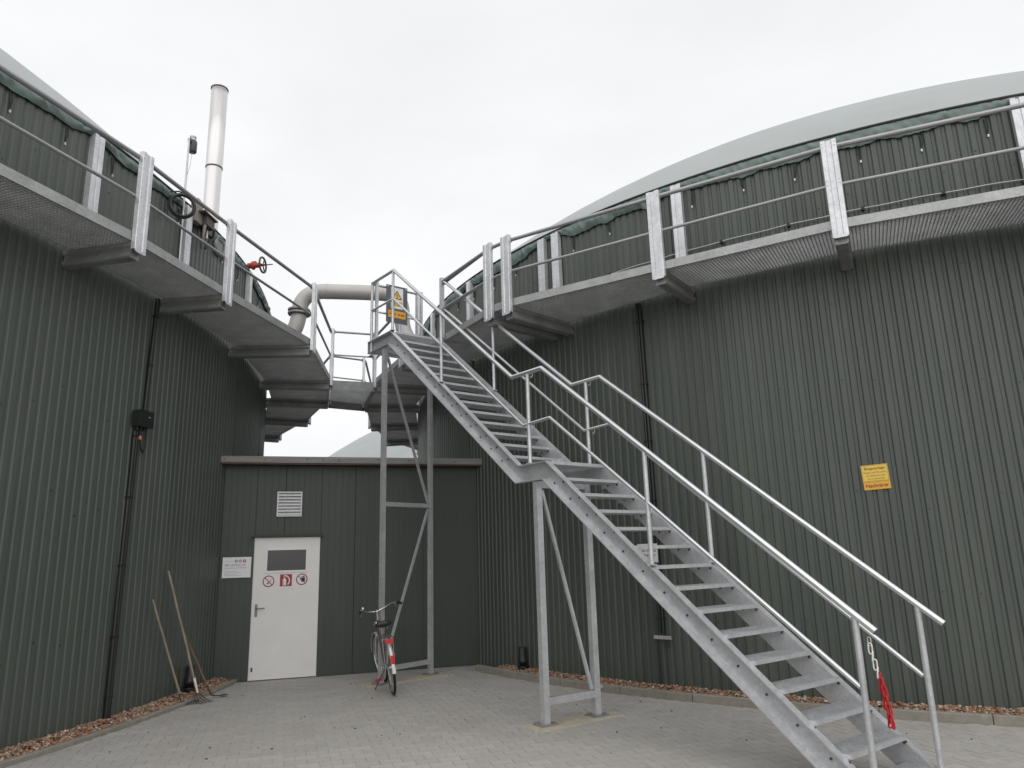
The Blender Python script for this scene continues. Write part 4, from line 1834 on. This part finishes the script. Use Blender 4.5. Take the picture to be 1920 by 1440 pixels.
def fork(m):
    for s_ in (-1, 1):
        m.tube([sp(XB - .165, s_ * .045, .68), sp(XB - .09, s_ * .055, .55), sp(XB, s_ * .06, Rw)], .011, 8)
    m.tube([sp(XB - .165, -.05, .68), sp(XB - .165, .05, .68)], .014, 8)
    m.tube([sp(XB - .165, 0, .68), head_bot, head_top, head_top + SA * .13], .012, 10)


bpart('fork', BSILVER, fork)


def fender(m, pt, a0, a1, n=22):
    vs = []
    for i in range(n + 1):
        a = rad(a0 + (a1 - a0) * i / n)
        for y, dr in ((-.027, .014), (-.020, .024), (0, .030), (.020, .024), (.027, .014)):
            vs.append(pt(cos(a) * (Rw + dr), y, sin(a) * (Rw + dr)))
    m.faces(vs, [(i * 5 + j, i * 5 + j + 1, (i + 1) * 5 + j + 1, (i + 1) * 5 + j) for i in range(n) for j in range(4)], True)


bpart('rear_mudguard', BSILVER, lambda m: fender(m, lambda x, y, z: bp(x, y, Rw + z), 20, 184))
bpart('front_mudguard', BSILVER, lambda m: fender(m, lambda x, y, z: sp(XB + x, y, Rw + z), 10, 190))


def stays(m):
    for s_ in (-1, 1):
        m.tube([bp(0, s_ * .06, Rw), bp(-.30, s_ * .03, Rw + .22)], .003, 5)
        m.tube([bp(0, s_ * .06, Rw), bp(-.10, s_ * .07, .74)], .005, 6)


bpart('rear_stays', BSILVER, stays)


def rack(m):
    for y in (-.06, -.02, .02, .06):
        m.tube([bp(.22, y, .755), bp(-.22, y, .745)], .005, 6)
    for x in (-.22, -.10, .05, .22):
        m.tube([bp(x, -.06, .75), bp(x, .06, .75)], .005, 6)


bpart('luggage_rack', DARKGREY, rack)
bpart('rear_reflector', REDREF, lambda m: m.box(bp(-.235, 0, .705), LL * .050, LU * .026, HD * .010))


def rl(m):
    m.box(bp(-.350, 0, .485), LL * .024, LU * .052, HD * .016)


bpart('rear_light', REDREF, rl)
bpart('mudguard_flap', SIGNW, lambda m: m.box(bp(-.382, 0, .355), LL * .021, LU * .038, HD * .004))
bpart('seat_post', CHROME, lambda m: m.tube([seat_t, bp(.285, 0, .83)], .0125, 10))


def saddle(m):
    n, k = 14, 12
    vs = []
    for i in range(n + 1):
        t = i / n
        x = .16 + .27 * t
        w = .105 * (1 - t) ** .55 * (1 - .12 * (1 - t) ** 6) + .020
        if i == 0:
            w *= .75
        h = .035 if 0 < i < n else .018
        for j in range(k):
            a = 2 * pi * j / k
            z = .875 + .020 * (1 - t) ** 2 + (h * 1.25 * sin(a) if sin(a) > 0 else .045 * sin(a))
            vs.append(bp(x, w * cos(a), z))
    fs = [(i * k + j, i * k + (j + 1) % k, (i + 1) * k + (j + 1) % k, (i + 1) * k + j) for i in range(n) for j in range(k)]
    fs += [tuple(range(k))[::-1], tuple(range(n * k, n * k + k))]
    m.faces(vs, fs, True)


sd_ = bpart('saddle', PLASTIC, saddle)


def springs(m):
    for s_ in (-1, 1):
        m.tube([bp(.20, s_ * .05, .835) + LU * .0035 * i + LL * .014 * cos(i * 1.2) + HD * .014 * sin(i * 1.2) for i in range(-6, 6)], .0035, 5)


bpart('saddle_springs', CHROME, springs, sd_)
hb = head_top + SA * .13
HL = RM @ LL
HF = RM @ HD


def hbar(m):
    pts = []
    for s_ in (1,):
        pts = [hb + HL * .30 - HF * .21 + SA * .055, hb + HL * .27 - HF * .10 + SA * .075, hb + HL * .22 + HF * .0 + SA * .070, hb + HL * .12 + HF * .06 + SA * .02, hb + HL * .04 + HF * .05,
               hb - HL * .04 + HF * .05, hb - HL * .12 + HF * .06 + SA * .02, hb - HL * .22 + HF * .0 + SA * .070, hb - HL * .27 - HF * .10 + SA * .075, hb - HL * .30 - HF * .21 + SA * .055]
    m.tube(pts, .0115, 10)
    m.tube([hb - SA * .02, hb, hb + HF * .05], .014, 10)


hbo = bpart('handlebar', CHROME, hbar)
for s_ in (1, -1):
    bpart('grip', RUBBER, lambda m: m.tube([hb + HL * s_ * .278 - HF * .12 + SA * .072, hb + HL * s_ * .302 - HF * .23 + SA * .050], .019, 10), hbo)
    bpart('brake_lever', CHROME, lambda m: m.tube([hb + HL * s_ * .25 - HF * .06 + SA * .06, hb + HL * s_ * .25 - HF * .10 + SA * .02, hb + HL * s_ * .285 - HF * .19 + SA * .01], .006, 6), hbo)
bpart('bell', CHROME, lambda m: m.lathe([(.026, 0), (.026, .01), (.020, .024), (.001, .030)], hb + HL * .20 + SA * .085, 16, SA), hbo)


def cables(m):
    m.tube([hb + HL * .24 - HF * .05 + SA * .05, hb + HL * .18 + HF * .12 + SA * .08, hb + HL * .04 + HF * .14 - SA * .05, head_bot + HF * .04], .003, 5)
    m.tube([hb - HL * .24 - HF * .05 + SA * .05, hb - HL * .20 + HF * .12 + SA * .05, hb - HL * .08 + HF * .13 - SA * .12, head_top + HF * .03 - SA * .1], .003, 5)


bpart('brake_cables', RUBBER, cables)
bpart('headlamp', CHROME, lambda m: m.lathe([(.001, -.04), (.022, -.036), (.036, 0), (.036, .015), (.001, .02)], head_top + HF * .10 - SA * .06, 16, HF))
bpart('crank', CHROME, lambda m: (m.tube([bb - LL * .07, bb + LL * .07], .012, 8),
                                  m.tube([bb + LL * .07, bp(.47 - .10, .085, .29 - .13)], .009, 8),
                                  m.tube([bb - LL * .07, bp(.47 + .10, -.085, .29 + .13)], .009, 8),
                                  m.ring(bb - LL * .045, LL, .085, .005, 28, 6)))
for q in (bp(.37, .125, .16), bp(.57, -.125, .42)):
    bpart('pedal', REDS, lambda m: m.box(q, LL * .045, HD * .035, LU * .012))


def chaing(m):
    m.prism([(.00, .075), (.06, .095), (.45, .085), (.55, .06), (.58, .0), (.55, -.06), (.45, -.085), (.06, -.03), (0, -.01)], bp(-.03, -.050, Rw - .02), bp(-.03, -.064, Rw - .02), HD, LU)


bpart('chain_guard', DARKGREY, chaing)
bpart('kickstand', RUST, lambda m: m.tube([bp(.40, .035, .27), bp(.36, .10, .20), V((-1.985, 10.64, .012))], .008, 8))

# ------------------------------------------------------------------ small stair fittings and debris
for u_, v_, z_ in ((.02, VN, 3.812), (.02, VN, 3.208), (-.02, VF, 3.812), (-.05, VF, 3.208)):
    m = MB()
    c = st(u_, v_ + .012, z_ - .03)
    m.tube([c + UP * .012, c - UP * .02, c - UP * .036 + SU * .010, c - UP * .034 + SU * .026, c - UP * .018 + SU * .032], .005, 6)
    m.build('chain_hook', GALV, sc)
for (u0, z0, u1, z1, v_) in ((-3.63, 1.15, -.16, 3.812, VN), (-3.71, 1.14, -.205, 3.812, VF)):
    a, b = st(u0, v_, z0), st(u1, v_, z1)
    d = (b - a).normalized()
    m = MB()
    m.tube([a - d * .004, a + d * .002], .0235, 14)  # disc coloured dark for the shade inside the open tube end
    m.build('open_end_shade', DARKGREY, sc)
m = MB()
c = st(-.05, .746, .30)
m.tube([c, c + SV * .05], .010, 8)
m.tube([c + SV * .025, c + SV * .042], .022, 6)
m.build('earthing_bolt', GALVB, sc)
m = MB()
for k in range(46):
    for _ in range(20):
        p = V((random.uniform(-4, 4.2), random.uniform(5.6, 11.5), .004))
        if (p - LC).length > LR + .45 and (p - RC).length > RR + .5:
            break
    s_ = random.uniform(.006, .014)
    ico(m, p, s_ * 1.3, s_, s_ * .6, random.uniform(0, 6))
m.build('loose_stones', RUST, None, 'scattered small dark stones lying on the paving', 'stones', kind='stuff')
